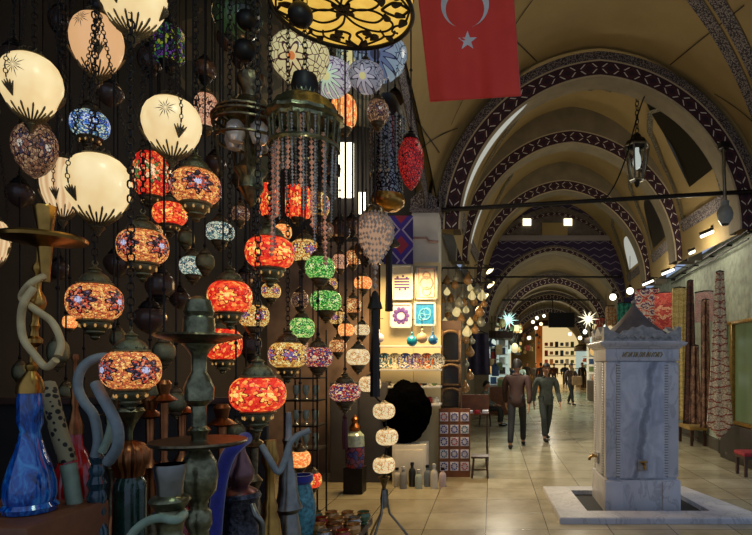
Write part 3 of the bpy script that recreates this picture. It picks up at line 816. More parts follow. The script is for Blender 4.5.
# ---- big round lamp with iron arabesque, seen from below
D = 2.6; p = P(343, 9, D); Rd = 69 / F * D
t = thing('hanging_disc_lamp', 'large round yellow glass ceiling lamp with black iron arabesque', 'lamp', p)
YG = T('yellow lamp glass'); _n = YG.noise(YG.coord(), 5, 3)
YG.setp(base=sl((200, 150, 60)), ec=YG.ramp(_n, [(.3, sl((214, 166, 66))), (.7, sl((240, 196, 90)))]), es=.95, rough=.3); YG = YG.m
MB().lathe([(0, 0), (.95, 0), (1, .03), (1, .28), (.9, .36), (.3, .5), (0, .52)], 56).build('glass_drum', YG, t).scale = (Rd,) * 3
m = MB(); N = 64
m.tube([(math.cos(2 * PI * i / N), math.sin(2 * PI * i / N), -.01) for i in range(N + 1)], .035, 8, False)
m.tube([(math.cos(2 * PI * i / N), math.sin(2 * PI * i / N), .34) for i in range(N + 1)], .04, 8, False)
m.build('iron_rim', BLACKIRON, t).scale = (Rd,) * 3
m = MB()
def curve(pts, w=.017):
    out = []
    for k in range(len(pts) - 1):
        p0 = pts[max(k - 1, 0)]; p1 = pts[k]; p2 = pts[k + 1]; p3 = pts[min(k + 2, len(pts) - 1)]
        for i in range(6):
            q = i / 6
            out.append(tuple(.5 * (2 * p1[j] + (p2[j] - p0[j]) * q + (2 * p0[j] - 5 * p1[j] + 4 * p2[j] - p3[j]) * q * q + (3 * p1[j] - p0[j] - 3 * p2[j] + p3[j]) * q ** 3) for j in (0, 1)))
    out.append(pts[-1])
    for sx in (1, -1):
        for sy in (1, -1): m.tube([(sx * a, sy * b, -.015) for a, b in out], w, 6)
def leaf(c, r, a, ln=2.2):
    for sx in (1, -1):
        for sy in (1, -1):
            pts = []
            for i in range(14):
                th = 2 * PI * i / 14; u = ln * r * math.cos(th) * (1 if math.cos(th) > 0 else .5); v = r * math.sin(th) * (1 - .4 * math.cos(th))
                pts.append((sx * (c[0] + u * math.cos(a) - v * math.sin(a)), sy * (c[1] + u * math.sin(a) + v * math.cos(a))))
            m.prism(pts, -.035, -.005)
curve([(0, 0), (.16, .22), (.40, .30), (.55, .16), (.42, .02), (.2, .0), (.0, .12)])
curve([(0, .12), (.10, .34), (.30, .50), (.52, .52), (.66, .36), (.58, .18), (.50, .24)])
curve([(0, .95), (.10, .76), (.05, .60), (.18, .52), (.25, .62), (.17, .70)], .02)
curve([(0, .95), (.28, .80), (.46, .66), (.44, .50)])
curve([(.97, 0), (.80, .16), (.66, .10), (.56, 0)], .02)
curve([(.97, 0), (.84, .32), (.68, .40), (.62, .52), (.70, .58)])
curve([(.46, .66), (.60, .64), (.66, .52)])
leaf((.82, .30), .06, 2.2); leaf((.55, .70), .05, 1.2); leaf((.32, .66), .055, 2.4); leaf((.78, .12), .05, .3); leaf((.12, .86), .05, -1.2); leaf((0.06, .06), .05, .8)
leaf((.22, .56), .06, 1.0); leaf((.60, .20), .05, -1.8)
m.build('iron_arabesque', BLACKIRON, t).scale = (Rd,) * 3
m = MB()
for k in range(3):
    a = 2 * PI * k / 3; chain(m, (Rd * .7 * math.cos(a), Rd * .7 * math.sin(a), .13), (0, 0, .6), .025)
chain(m, (0, 0, .6), (0, 0, ceil_at(p.x, D) - p.z), .03); m.build('chain', BLACKIRON, t)

# ---- painted glass bowls under the disc lamp
def flower_mat(name, bg, petal, dark, n=10, rad=.5, e=.6, heart=(230, 220, 150)):
    t = T(name); x, y, z = t.xyz(t.coord())
    r = t.ma('SQRT', t.ma('ADD', t.ma('MULTIPLY', x, x), t.ma('POWER', t.ma('ADD', z, .45), 2.0)))
    th = t.ma('ARCTAN2', t.ma('ADD', z, .45), x)
    pe = t.ma('MULTIPLY_ADD', t.ma('COSINE', t.ma('MULTIPLY', th, float(n))), rad * .3, rad * .8)
    c = t.mix(t.ma('LESS_THAN', r, pe), sl(bg), sl(petal))
    c = t.mix(t.ma('LESS_THAN', t.ma('ABSOLUTE', t.ma('SUBTRACT', r, pe)), .05), c, sl(dark))
    c = t.mix(t.ma('LESS_THAN', r, rad * .3), c, sl(heart))
    sc = t.vor(t.coord(), 4.5, 'DISTANCE_TO_EDGE', 'Distance')
    c = t.mix(t.ma('MULTIPLY', t.ma('LESS_THAN', sc, .06), t.ma('GREATER_THAN', r, rad * 1.1)), c, sl(dark))
    t.setp(base=c, ec=c, es=e, rough=.2); return t.m
def bowl_lamp(x, y, r, label, mat, R, q=.62):
    D = F * R / r; p = P(x, y, D)
    t = thing('hanging_bowl_lamp', label, 'lamp', p, 'painted glass bowls under the disc lamp')
    inst('bowl', SHADE['bowl'], mat, t, (0, 0, 0), (R, R, R * q))
    inst('cap', CAP, BRONZE, t, (0, 0, R * q * .7), R * .6)
    m = MB().tube([(0, 0, R * q), (0, 0, ceil_at(p.x, D) - p.z)], .006, 6); m.build('chain', BLACKIRON, t)
bowl_lamp(238, 18, 24, 'dim dark glass bowl with green ornament left of the big disc lamp', flower_mat('dim green glass', (44, 50, 34), (60, 84, 48), (24, 24, 20), 8, .6, .25, (70, 90, 60)), .16, .9)
bowl_lamp(300, 57, 29, 'cream painted glass bowl with brown scroll ornament beside the black chain ball', flower_mat('cream painted glass', (216, 204, 150), (226, 206, 150), (74, 44, 40), 6, .42, .6, (220, 130, 70)), .17, .9)
bowl_lamp(331, 76, 22, 'white glass bowl with purple and green flower, below the disc lamp', flower_mat('purple flower glass', (190, 186, 190), (200, 224, 196), (92, 62, 104), 12, .6, .55), .15, .9)
bowl_lamp(357, 57, 20, 'pale green glass bowl with yellow blossom, behind the blue bowls', flower_mat('green blossom glass', (172, 192, 178), (232, 226, 160), (60, 74, 84), 9, .6, .55), .20, .9)
bowl_lamp(380, 55, 27, 'blue grey glass bowl with dark star flower nearest the arch edge', flower_mat('blue star glass', (136, 158, 176), (96, 112, 146), (34, 40, 62), 11, .62, .5, (60, 66, 90)), .22, .9)
bowl_lamp(366, 76, 18, 'lilac grey glass bowl hanging lowest of the painted bowls', flower_mat('lilac star glass', (150, 150, 160), (190, 184, 196), (50, 48, 62), 8, .6, .4), .115, .9)

# ---- chandeliers
CRYS = T('cut crystal'); CRYS.setp(base=sl((226, 212, 200)), rough=.1, metal=.35, spec=.9); CRYS = CRYS.m
CRYSD = T('dark cut crystal'); CRYSD.setp(base=sl((176, 182, 184)), rough=.1, metal=.6, spec=.9); CRYSD = CRYSD.m
PINKC = T('pink crystal bead'); PINKC.setp(base=sl((240, 176, 146)), rough=.12, metal=.2, spec=.9); PINKC = PINKC.m
def octa(mb, c, r, k=1.4):
    c = Vector(c)
    mb.add([c + Vector(v) for v in ((r, 0, 0), (0, r, 0), (-r, 0, 0), (0, -r, 0), (0, 0, r * k), (0, 0, -r * k))],
           [(0, 1, 4), (1, 2, 4), (2, 3, 4), (3, 0, 4), (1, 0, 5), (2, 1, 5), (3, 2, 5), (0, 3, 5)])
def strand(a, b, r, sag=0.0, gap=1.15):
    m = MB(); a = Vector(a); b = Vector(b); n = max(2, int((b - a).length / (r * 2 * gap)))
    for i in range(n + 1):
        q = i / n; c = a.lerp(b, q); c.z -= sag * 4 * q * (1 - q); octa(m, c, r * (1 + .35 * (i % 3 == 0)), 1.2)
    return m
D = 2.5; k = D / F; p = P(305, 118, D)
t = thing('crystal_chandelier', 'green bronze chandelier with long strands of crystal beads', 'chandelier', p)
MB().lathe([(.0, .36), (.05, .35), (.062, .30), (.045, .25), (.03, .23)], 20).build('chain_ball', BLACKIRON, t, (0, 0, -.16), label='black ball on the chandelier neck')
MB().lathe([(.02, .14), (.04, .16), (.055, .13), (.05, .10), (.09, .085), (.125, .06), (.145, .02), (.165, .005), (.168, -.01), (.15, -.02), (.15, -.035), (.13, -.03)], 32, wob=.03, lobes=16).build('crown', GBRONZE, t)
m = MB()
for i in range(22):
    a = 2 * PI * i / 22; m.tube([(.15 * math.cos(a), .15 * math.sin(a), -.03), (.14 * math.cos(a), .14 * math.sin(a), -.14)], .006, 5)
m.lathe([(.15, -.14), (.155, -.13), (.15, -.12)], 32); m.build('basket', GBRONZE, t)
for i in range(18):
    a = 2 * PI * i / 18 + .1; ln = (.22, .30, .40, .54, .40, .30)[i % 6]
    strand((.14 * math.cos(a), .14 * math.sin(a), -.04), (.13 * math.cos(a), .13 * math.sin(a), -.04 - ln), .0062).build('bead_strand', CRYSD, t, smooth=False)
for (dx, dy, z0, z1) in [(-.115, -.06, -.12, -.62), (.10, -.06, -.10, -.66), (-.08, -.10, -.1, -.46), (.06, -.1, -.1, -.5), (-.03, -.12, -.04, -.26), (.02, -.12, -.04, -.34)]:
    strand((dx, dy, z0), (dx * 1.1, dy, z1), .0095).build('pink_bead_strand', PINKC, t, smooth=False)
m = MB(); chain(m, (0, 0, .19), (0, 0, ceil_at(p.x, D) - p.z), .03); m.ball((-.02, 0, .46), .055, 14, 10); m.build('chain', BLACKIRON, t)

D = 2.75; p = P(251, 122, D)
t = thing('hanging_metal_chandelier', 'wide dark bronze ring chandelier with glass bowls under a pierced dome', 'chandelier', p)
MB().lathe([(.03, .25), (.06, .23), (.065, .19), (.04, .15), (.035, .12), (.08, .10), (.11, .06), (.15, .04)], 28, wob=.03, lobes=14).build('pierced_dome', BRONZE, t)
m = MB()
for z, r in ((.03, .155), (0, .175), (-.03, .17), (-.10, .16)):
    m.tube([(r * math.cos(2 * PI * i / 40), r * math.sin(2 * PI * i / 40), z) for i in range(41)], .008, 6, False)
for i in range(20):
    a = 2 * PI * i / 20; m.tube([(.155 * math.cos(a), .155 * math.sin(a), .03), (.17 * math.cos(a), .17 * math.sin(a), -.03)], .006, 5)
for i in range(5):
    a = 2 * PI * i / 5; m.tube([(.17 * math.cos(a), .17 * math.sin(a), -.03), (.13 * math.cos(a), .13 * math.sin(a), -.30)], .007, 5)
m.build('ring_frame', BRONZE, t)
for i in range(5):
    a = 2 * PI * i / 5 + .5
    MB().lathe([(0, -.14), (.03, -.13), (.045, -.09), (.04, -.05), (.025, -.03)], 14, (.09 * math.cos(a), .09 * math.sin(a), 0)).build('glass_cup', CRYS, t)
MB().lathe([(.0, -.42), (.02, -.4), (.04, -.36), (.06, -.33), (.055, -.28), (.08, -.24), (.03, -.18), (.02, .1)], 18).build('stem', GBRONZE, t)
m = MB(); chain(m, (0, 0, .25), (0, 0, ceil_at(p.x, D) - p.z), .03); m.ball((-.03, 0, .35), .055, 12, 8); m.ball((-.02, 0, .5), .05, 12, 8); m.build('chain', BLACKIRON, t)

D = 4.6; p = P(388, 120, D); k = D / F
t = thing('hanging_cylinder_lamp', 'tall dark filigree cylinder lamp hung with clear crystals', 'lamp', p)
MB().lathe([(.02, .22), (.06, .2), (.1, .12), (.13, .05), (.13, 0), (.12, -.02)], 24).build('crown', BLACKIRON, t)
def filigree():
    tt = T('pierced filigree'); v = tt.vor(tt.coord(), 34, 'DISTANCE_TO_EDGE', 'Distance')
    tt.setp(base=tt.mix(tt.ma('LESS_THAN', v, .12), sl((142, 142, 142)), sl((26, 24, 26))), rough=.25, metal=.6); return tt.m
FIL = filigree()
MB().lathe([(.125, 0), (.125, -.62), (.11, -.68)], 24).build('cylinder', FIL, t)
MB().lathe([(.13, -.62), (.14, -.66), (.13, -.70), (.08, -.74), (.0, -.75)], 24).build('base_ring', BRASS, t)
for i in range(14):
    a = 2 * PI * i / 14; strand((.14 * math.cos(a), .14 * math.sin(a), .0), (.14 * math.cos(a), .14 * math.sin(a), -.45), .013).build('bead_strand', CRYSD, t, smooth=False)
MB().tube([(0, 0, .2), (0, 0, ceil_at(p.x, D) - p.z)], .008, 6).build('chain', BLACKIRON, t)

D = 4.2; p = P(375, 234, D); k = D / F
t = thing('hanging_crystal_lamp', 'clear teardrop lamp of crystals with a long black tassel', 'lamp', p)
m = MB()
prof = [(.02, .16), (.08, .14), (.108, .11), (.125, .08), (.134, .05), (.135, .02), (.13, -.015), (.12, -.05), (.10, -.09), (.08, -.13), (.06, -.165), (.04, -.20), (.015, -.24)]
for (r, z) in prof:
    n = max(4, int(2 * PI * r / .026))
    for i in range(n):
        a = 2 * PI * i / n + z * 40; octa(m, (r * math.cos(a), r * math.sin(a), z + random.uniform(-.012, .012)), random.uniform(.009, .016), 1.5)
m.build('crystal_drop', CRYS, t, smooth=False)
MB().lathe([(0, .16), (.126, .075), (.128, .02), (.115, -.05), (.075, -.13), (.035, -.20), (0, -.24)], 20).build('inner_glass', glow('warm inner glass', (196, 156, 124), .6), t)
MB().lathe([(.03, .22), (.06, .2), (.07, .16), (.09, .14)], 18).build('cap', BRONZE, t)
strand((0, 0, -.24), (0, 0, -.44), .018).build('bead_strand', CRYS, t, smooth=False)
MB().lathe([(0, -.42), (.02, -.44), (.05, -.54), (.055, -.56), (.028, -.57), (.03, -.9), (.036, -1.22), (0, -1.22)], 14, wob=.06, lobes=7).build('tassel', BLKSILK, t)
MB().tube([(0, 0, .2), (0, 0, ceil_at(p.x, D) - p.z)], .008, 6).build('chain', BLACKIRON, t)
D = 5.2; p = P(389, 252, D)
t = thing('hanging_tassel', 'black silk tassel hanging over the calligraphy frames', 'tassel', p)
MB().lathe([(0, .16), (.05, .14), (.09, .08), (.10, .06), (.032, .04), (.03, 0), (.028, -.3), (.036, -.55), (0, -.55)], 14, wob=.06, lobes=7).build('silk_skirt', BLKSILK, t)
MB().tube([(0, 0, .15), (0, 0, ceil_at(p.x, D) - p.z)], .005, 6).build('cord', BLKSILK, t)

# ---- tiered string lamp and its wire stand
D = 5.0; p0 = P(384, 364, D)
t = thing('hanging_tiered_lamp', 'string of four small cream glass lanterns one above another', 'lamp', (p0.x, D, CH))
cap2 = MB().lathe([(.0, .30), (.10, .28), (.2, .2), (.35, .1), (.62, 0), (.5, -.05)], 16).mesh('tier_cap')
for i, (x, y) in enumerate([(370, 384), (384, 411), (387, 437), (384, 465)]):
    q = P(x, y, D) - Vector(t.location); R = .098
    sh = inst('shade', SHADE['globe'], PM['cream'], t, q, (R, R, R * .78))
    inst('cap', cap2, BRONZE, t, q + Vector((0, 0, R * .68)), R)
    inst('cup', cap2, BRONZE, t, q - Vector((0, 0, R * .68)), R, (PI, 0, 0))
m = MB(); m.tube([P(370, 372, D) - t.location, (P(370, 372, D) - t.location) * 1 + Vector((0, 0, 2.6))], .006, 6)
m.tube([P(a, b, D) - t.location for a, b in ((370, 390), (378, 400), (385, 405), (386, 424), (387, 440), (385, 455), (384, 474), (384, 490))], .008, 6)
m.build('cord', BLACKIRON, t)
c = P(384, 480, D) - t.location
MB().lathe([(.0, -.09), (.015, -.07), (.03, -.02), (.055, .03), (.0, .04)], 14, c).build('finial', BRONZE, t)
D = 5.05; b = P(384, 530, D); t = thing('lamp_stand', 'bent wire tripod stand on the paving under the string lamp', 'stand', (b.x, D, 0))
for a in (0.2, 2.3, 4.4):
    pts = [(.0 + .025 * math.cos(a), .025 * math.sin(a), .52), (.03 * math.cos(a), .03 * math.sin(a), .40), (.05 * math.cos(a), .05 * math.sin(a), .30), (.16 * math.cos(a), .16 * math.sin(a), .16), (.27 * math.cos(a), .27 * math.sin(a), .01)]
    MB().tube(pts, .011, 8).build('leg', SILVER, t)
MB().lathe([(0, .34), (.03, .36), (.035, .44), (.02, .52), (.008, .60), (0, .62)], 12).build('collar', SILVER, t)
# ================================================================== HOOKAHS AND THE STALL COUNTER
TZ = 0.45            # counter height
def ty(D, z=TZ): return VY + (CH - z) * F / D
def lathe_px(x, D, prof, lean=0.0):
    """profile given as (height in pixels at depth D, radius in pixels)"""
    k = D / F; k2 = k / stretch(x); prof = sorted(prof, key=lambda q: -q[0]); y0 = prof[0][0]
    m = MB(); z0 = (VY - y0) * k + CH
    pr = [(0, 0)] + [(r * k2, (y0 - y) * k) for y, r in prof]; pr.append((0, pr[-1][1]))
    m.lathe(pr, 28, (0, 0, z0 - TZ), (lean, 0)); return m
def smooth_path(pts, n=8):
    out = []; pts = [Vector(p) for p in pts]
    for k in range(len(pts) - 1):
        p0, p1, p2, p3 = pts[max(k - 1, 0)], pts[k], pts[k + 1], pts[min(k + 2, len(pts) - 1)]
        for i in range(n):
            q = i / n; out.append(.5 * (2 * p1 + (p2 - p0) * q + (2 * p0 - 5 * p1 + 4 * p2 - p3) * q * q + (3 * p1 - p0 - 3 * p2 + p3) * q ** 3))
    out.append(pts[-1]); return out
def hose_px(root, pts, D, r, mat, name='hose', dD=None):
    """flexible hose through (x, y, nearer by metres)"""
    o = root.location; w = []
    for q in pts:
        d = D - (q[2] if len(q) > 2 else 0.05); w.append(P(q[0], q[1], d) - o)
    return MB().tube(smooth_path(w), r * D / F, 10).build(name, mat, root)
def hookah(x, D, label, group=None):
    p = P(x, 400, D); return thing('hookah', label, 'hookah', (p.x, D, TZ), group)

def bluegl():
    t = T('marbled blue glass'); co = t.coord('Object', (1, 1, .35)); w = t.noise(co, 26, 4, .6, 1.5)
    t.setp(base=t.ramp(w, [(.35, sl((2, 34, 92))), (.52, sl((6, 88, 178))), (.66, sl((60, 150, 214)))]), rough=.1, coat=.6, spec=.7); return t.m
BLUEG = bluegl()
REDG = plain('deep red glass', (150, 16, 22), .1, 0, .5, 20, coat=.6)
GREENG = plain('dark green glass', (26, 58, 46), .12, 0, .5, 16, coat=.6)
TEALG = plain('dark teal beads', (26, 58, 68), .15, 0, .5, 30, coat=.5)
CREAMH = plain('cream hose', (196, 170, 118), .6, 0, .15, 30)
GREYH = plain('blue grey hose', (132, 144, 142), .55, 0, .15, 30)
MINTH = plain('pale green hose', (140, 158, 132), .55, 0, .15, 30)
VELV = plain('blue velvet hose', (26, 32, 130), .7, 0, .35, 60, sheen=.6)
def leopard():
    t = T('leopard cloth'); v = t.vor(t.coord(), 46)
    t.setp(base=t.mix(t.ma('LESS_THAN', v, .42), sl((150, 136, 100)), sl((24, 20, 18))), rough=.7); return t.m
LEOP = leopard()
PURPG = plain('purple bronze', (120, 86, 84), .3, .9, .3, 12)
TURQ = plain('turquoise mosaic vase glass', (70, 130, 140), .2, 0, .6, 40)
ENGR = plain('engraved dark metal', (66, 66, 72), .35, .8, .8, 60, .4)

# counter and wooden block
t = thing('stall_counter', 'dark wooden stall counter the hookahs stand on', 'counter', (-1.55, 2.5, 0))
cpoly = [(-1.75, -1.4), (1.12, -1.4), (.26, .66), (-1.75, .66)]
MB().prism(cpoly, TZ - .04, TZ).build('worktop', WOOD, t, smooth=False)
MB().prism([(x * .98, y * .96) for x, y in cpoly], 0, TZ - .041).build('body', WOOD, t, smooth=False)
zp = CH + (VY - 404) * 3.25 / F
t = thing('back_partition', 'low dark wooden partition closing the back of the hookah counter', 'partition', (-2.3, 3.25, 0))
MB().bbox((0, 0, zp / 2), (2.0, .04, zp), .008).build('boards', plain('blackened boards', (26, 20, 16), .7), t)
MB().bbox((0, -.01, zp + .02), (2.04, .08, .04), .008).build('top_rail', WOOD, t)
Dh = 1.85; zb = CH + (VY - 512) * Dh / F
t = thing('wooden_riser', 'brown wooden block under the blue glass hookah', 'block', (P(24, 0, Dh).x, Dh, TZ))
MB().bbox((-.06, 0, (zb - TZ) / 2), (.44, .36, zb - TZ), .01).build('block', WOODMID, t)

# blue glass hookah, far left
t = hookah(30, Dh, 'tall hookah with marbled blue glass base and cream hose, leftmost')
lathe_px(27, Dh, [(392, 13), (400, 14), (424, 14), (431, 11), (440, 13), (452, 17), (466, 23), (482, 28), (494, 29), (502, 27), (506, 31), (511, 28), (512, 22)]).build('glass_base', BLUEG, t)
k = Dh / F
b = lathe_px(30, Dh, [(250, 4), (262, 4), (266, 7), (270, 7), (274, 4), (290, 4), (297, 9), (303, 11), (309, 9), (314, 4), (322, 4), (326, 6), (330, 4), (336, 5), (339, 10), (343, 10), (347, 4), (362, 3.5), (365, 7), (368, 7), (371, 5), (378, 11), (386, 15), (393, 15)], .07).build('brass_stem', BRASS, t)
tr = lathe_px(30, Dh, [(236, 46), (238, 48), (241, 47), (244, 20), (248, 7)]); o = tr.build('tray', BRASS, t); o.location.x = .045
o = lathe_px(30, Dh, [(206, 12), (208, 13), (222, 10), (236, 8), (242, 9), (252, 8), (270, 6), (282, 5)]).build('clay_bowl', BRASS, t); o.location.x = .05
hose_px(t, [(44, 276, .02), (30, 284, .06), (22, 298, .04), (36, 310, .07), (52, 322, .05), (61, 342, .06), (58, 356, .08)], Dh, 3.3, CREAMH)
hose_px(t, [(34, 288, .06), (24, 302, .08), (21, 322, .07), (24, 340, .08), (34, 354, .08), (46, 367, .08), (56, 360, .09)], Dh, 3.4, CREAMH, 'hose')
# red hookah behind it
D = 2.3
t = hookah(75, D, 'slender hookah with deep red glass base behind the blue one')
lathe_px(75, D, [(432, 8), (446, 9), (456, 15), (472, 22), (492, 25), (505, 20), (ty(D) - 2, 18), (ty(D), 18)]).build('glass_base', REDG, t)
lathe_px(75, D, [(354, 3), (358, 4), (362, 2), (384, 2.5), (390, 5), (396, 4), (402, 5), (408, 3.5), (418, 6), (426, 9), (434, 9)]).build('brass_stem', COPPER, t)
hose_px(t, [(48, 385, .3), (52, 404, .33), (58, 428, .33), (64, 448, .33), (68, 462, .33)], D, 6.5, LEOP, 'hose')
hose_px(t, [(68, 464, .33), (71, 480, .33), (74, 500, .33), (76, 512, .33)], D, 6.2, MINTH, 'mouthpiece')
# teal beaded hookah with arching grey hoses
D = 2.0
t = hookah(97, D, 'dark teal beaded hookah with arching blue grey hoses')
lathe_px(94, D, [(452, 6), (458, 9), (464, 6), (470, 9), (476, 7), (483, 11), (490, 8), (497, 11), (505, 8), (512, 10), (520, 7), (530, 12), (ty(D), 22)]).build('beaded_stem', TEALG, t)
hose_px(t, [(118, 360, .0), (104, 357, .02), (90, 361, .04), (80, 372, .05), (78, 388, .05), (84, 402, .05), (94, 416, .04), (98, 440, .03), (95, 456, .02)], D, 4.4, GREYH)
hose_px(t, [(96, 384, .10), (102, 396, .12), (111, 412, .12), (118, 430, .12), (117, 448, .1), (108, 462, .06)], D, 5, GREYH)
hose_px(t, [(108, 405, .02), (112, 420, .03), (109, 436, .03), (102, 452, .03)], D, 4, MINTH)
# copper bulb hookah
D = 2.15
t = hookah(130, D, 'hookah with ribbed copper bulb on a dark green glass base')
lathe_px(130, D, [(474, 12), (482, 17), (488, 18), (515, 18), (ty(D) - 4, 20), (ty(D), 20)]).build('glass_base', GREENG, t)
k = D / F
m = MB(); pr = [(440, 3), (444, 12), (452, 17), (462, 17), (470, 13), (476, 12)]
m.lathe([(r * k, (476 - y) * k) for y, r in reversed(pr)], 40, (0, 0, CH + (VY - 476) * k - TZ), wob=.07, lobes=16); m.build('ribbed_bulb', COPPER, t)
lathe_px(130, D, [(408, 14), (411, 16), (416, 12), (424, 6), (432, 3), (442, 3)]).build('stem', GBRONZE, t)
# tall bronze hookah with two trays
D = 1.75
t = hookah(199, D, 'tall heavy bronze hookah with two round trays, nearest the camera')
lathe_px(199, D, [(336, 20), (344, 18), (350, 12), (356, 8), (372, 8), (378, 12), (388, 16), (400, 15), (406, 8), (426, 8), (430, 12), (436, 8), (446, 8), (452, 12), (462, 18), (476, 20), (492, 18), (500, 10), (508, 9), (512, 13), (524, 14), (532, 10), (545, 12), (580, 24), (ty(D), 30)]).build('stem', GBRONZE, t)
o = lathe_px(199, D, [(334, 44), (336, 46), (338, 43), (344, 18)]).build('upper_tray', BRONZE, t)
lathe_px(199, D, [(440, 50), (442, 51), (445, 46), (448, 8)]).build('lower_tray', BRONZE, t)
lathe_px(199, D, [(296, 4), (300, 12), (312, 16), (316, 14), (318, 16), (332, 17), (335, 19)]).build('bell_bowl', GBRONZE, t)
# silver cup hookah in front
D = 1.55
t = hookah(170, D, 'short hookah with flared silver bowl and pale green hose')
lathe_px(170, D, [(464, 16), (467, 17), (482, 14), (494, 13), (497, 20), (500, 22), (504, 19), (509, 15), (512, 18), (518, 19), (523, 15), (534, 13), (545, 20), (585, 24), (ty(D), 24)]).build('body', GBRONZE, t)
lathe_px(170, D, [(464, 16.4), (467, 17.4), (482, 14.5), (496, 13.4)]).build('silver_bowl', SILVER, t)
hose_px(t, [(184, 514, .0), (176, 520, .08), (160, 518, .07), (146, 522, .06), (134, 532, .06), (126, 545, .06)], D, 4.2, MINTH)
# purple bronze hookah with blue velvet hose
D = 2.1
t = hookah(240, D, 'dark engraved hookah with purple bronze neck and blue velvet hose')
lathe_px(240, D, [(492, 20), (496, 22), (500, 20), (530, 20), (550, 24), (ty(D), 26)]).build('engraved_base', ENGR, t)
lathe_px(240, D, [(440, 4), (452, 6), (462, 11), (472, 15), (480, 14), (486, 9), (490, 17), (493, 20)]).build('neck', PURPG, t)
hose_px(t, [(246, 438, .02), (238, 444, .08), (228, 456, .1), (221, 478, .1), (217, 505, .1), (214, 545, .1)], D, 7, VELV, label=None) if False else hose_px(t, [(246, 438, .02), (238, 444, .08), (228, 456, .1), (221, 478, .1), (217, 505, .1), (214, 545, .1)], D, 6.5, VELV)
hose_px(t, [(252, 505, .07), (256, 515, .09), (262, 525, .08), (262, 545, .07)], D, 3, SILVER, 'chain_cord')
# slender ones at the right end of the counter
D = 2.5
t = hookah(270, D, 'slender brass hookah between the velvet hose one and silver one')
lathe_px(270, D, [(440, 6), (452, 8), (460, 9), (470, 5), (498, 5), (506, 8), (513, 7), (520, 10), (535, 12), (560, 16), (ty(D), 16)]).build('stem', BRASS, t)
hose_px(t, [(262, 446, .1), (270, 460, .13), (278, 472, .12), (284, 462, .1), (292, 440, .08), (310, 430, .05)], D, 3, GREYH)
D = 2.7
t = hookah(288, D, 'tall thin hookah of aged silver, rightmost on the counter')
lathe_px(288, D, [(412, 3), (420, 4), (436, 4), (440, 6), (446, 4), (468, 6), (476, 9), (490, 10), (502, 12), (508, 15), (513, 10), (530, 13), (ty(D), 16)]).build('stem', SILVER, t)
# a few darker ones at the back of the counter
for (x, D, lab, mt, top, r) in [(114, 2.75, 'dim copper hookah at the back of the counter beside arching hoses', COPPER, 395, 9), (150, 2.8, 'dim bronze hookah behind the flared silver bowl', BRONZE, 396, 10), (182, 2.9, 'dark hookah with red glass base behind the big bronze one', REDG, 392, 10), (222, 2.9, 'dark red glass hookah behind the blue velvet hose', REDG, 404, 10), (254, 3.0, 'dim copper hookah below the biggest red lantern', COPPER, 425, 9), (164, 2.4, 'dark green glass hookah between two bronze trays and copper bulb', GREENG, 380, 9)]:
    t = hookah(x, D, lab)
    yb = ty(D); h_ = yb - top
    lathe_px(x, D, [(top + h_ * .55, r * .6), (top + h_ * .62, r * 1.1), (top + h_ * .78, r * 1.8), (top + h_ * .9, r * 2.0), (yb, r * 1.7)]).build('glass_base', mt, t)
    lathe_px(x, D, [(top, r * .6), (top + 4, r * .9), (top + 14, r * .6), (top + 20, r * 1.6), (top + 23, r * .5), (top + h_ * .3, r * .4), (top + h_ * .34, r), (top + h_ * .4, r * .5), (top + h_ * .5, r * .8), (top + h_ * .56, r * .8)]).build('stem', COPPER if mt is not COPPER else BRONZE, t)
# vase and glass pieces on the floor end
D = 3.3
t = thing('glass_vase', 'turquoise mosaic vase beside the tall silver hookah', 'vase', (P(302, 0, 3.35).x, 3.35, CH + (VY - 532) * 3.6 / F))
k = D / F
MB().lathe([(0, 0), (9 * k, 0), (13 * k, 22 * k), (14 * k, 38 * k), (10 * k, 56 * k), (8 * k, 62 * k), (10 * k, 68 * k), (9 * k, 68 * k)], 20).build('body', TURQ, t)
MB().lathe([(8.6 * k, 62 * k), (11 * k, 65 * k), (11 * k, 71 * k), (9 * k, 71 * k)], 20).build('blue_rim', VELV, t)
t = thing('display_stool', 'low dark table under the glass candle cups and vase', 'table', (P(322, 0, 3.6).x, 3.6, 0))
zt = CH + (VY - 532) * 3.6 / F
MB().bbox((-.03, .0, zt - .025), (.56, .72, .05), .008).build('table_top', WOOD, t)
for sx in (-1, 1):
    for sy in (-1, 1): MB().box((-.03 + sx * .23, sy * .3, (zt - .05) / 2), (.05, .05, zt - .05)).build('leg', WOOD, t, smooth=False)
# cluster of mosaic candle cups
JM = [plain('brown mosaic cup', (150, 96, 62), .15, .3, .9, 60), plain('silver mosaic cup', (168, 160, 146), .12, .6, .8, 60), plain('red mosaic cup', (160, 56, 40), .15, .2, .9, 60), plain('green mosaic cup', (90, 112, 80), .15, .2, .9, 60), plain('amber mosaic cup', (196, 146, 86), .15, .3, .8, 60)]
random.seed(3)
cup = MB().lathe([(0, 0), (.6, 0), (.7, .1), (.5, .25), (.9, .55), (1, 1.0), (.8, 1.4), (.85, 1.5), (.75, 1.45), (.7, 1.0), (0, .5)], 14).mesh('candle_cup')
rim = MB().lathe([(.84, 1.42), (.92, 1.48), (.84, 1.56)], 14).mesh('rim')
words_ = ['brown', 'silver', 'red', 'green', 'amber']; n_ = 0
for r_ in range(4):
    for c_ in range(5):
        i = random.randrange(5); Dq = 3.36 + r_ * .14
        xx = P(322, 0, 3.6).x - .02 + (c_ - 2) * .108 + (r_ % 2) * .03
        if xx < P(310, 0, Dq).x: continue
        t = thing('candle_cup', '%s mosaic glass candle cup in the cluster low by the wire stand' % words_[i], 'cup', (xx, Dq, zt), 'mosaic candle cups in the cluster')
        inst('cup', cup, JM[i], t, (0, 0, 0), (.048, .048, .055)); inst('metal_rim', rim, BRASS, t, (0, 0, 0), (.048, .048, .055))

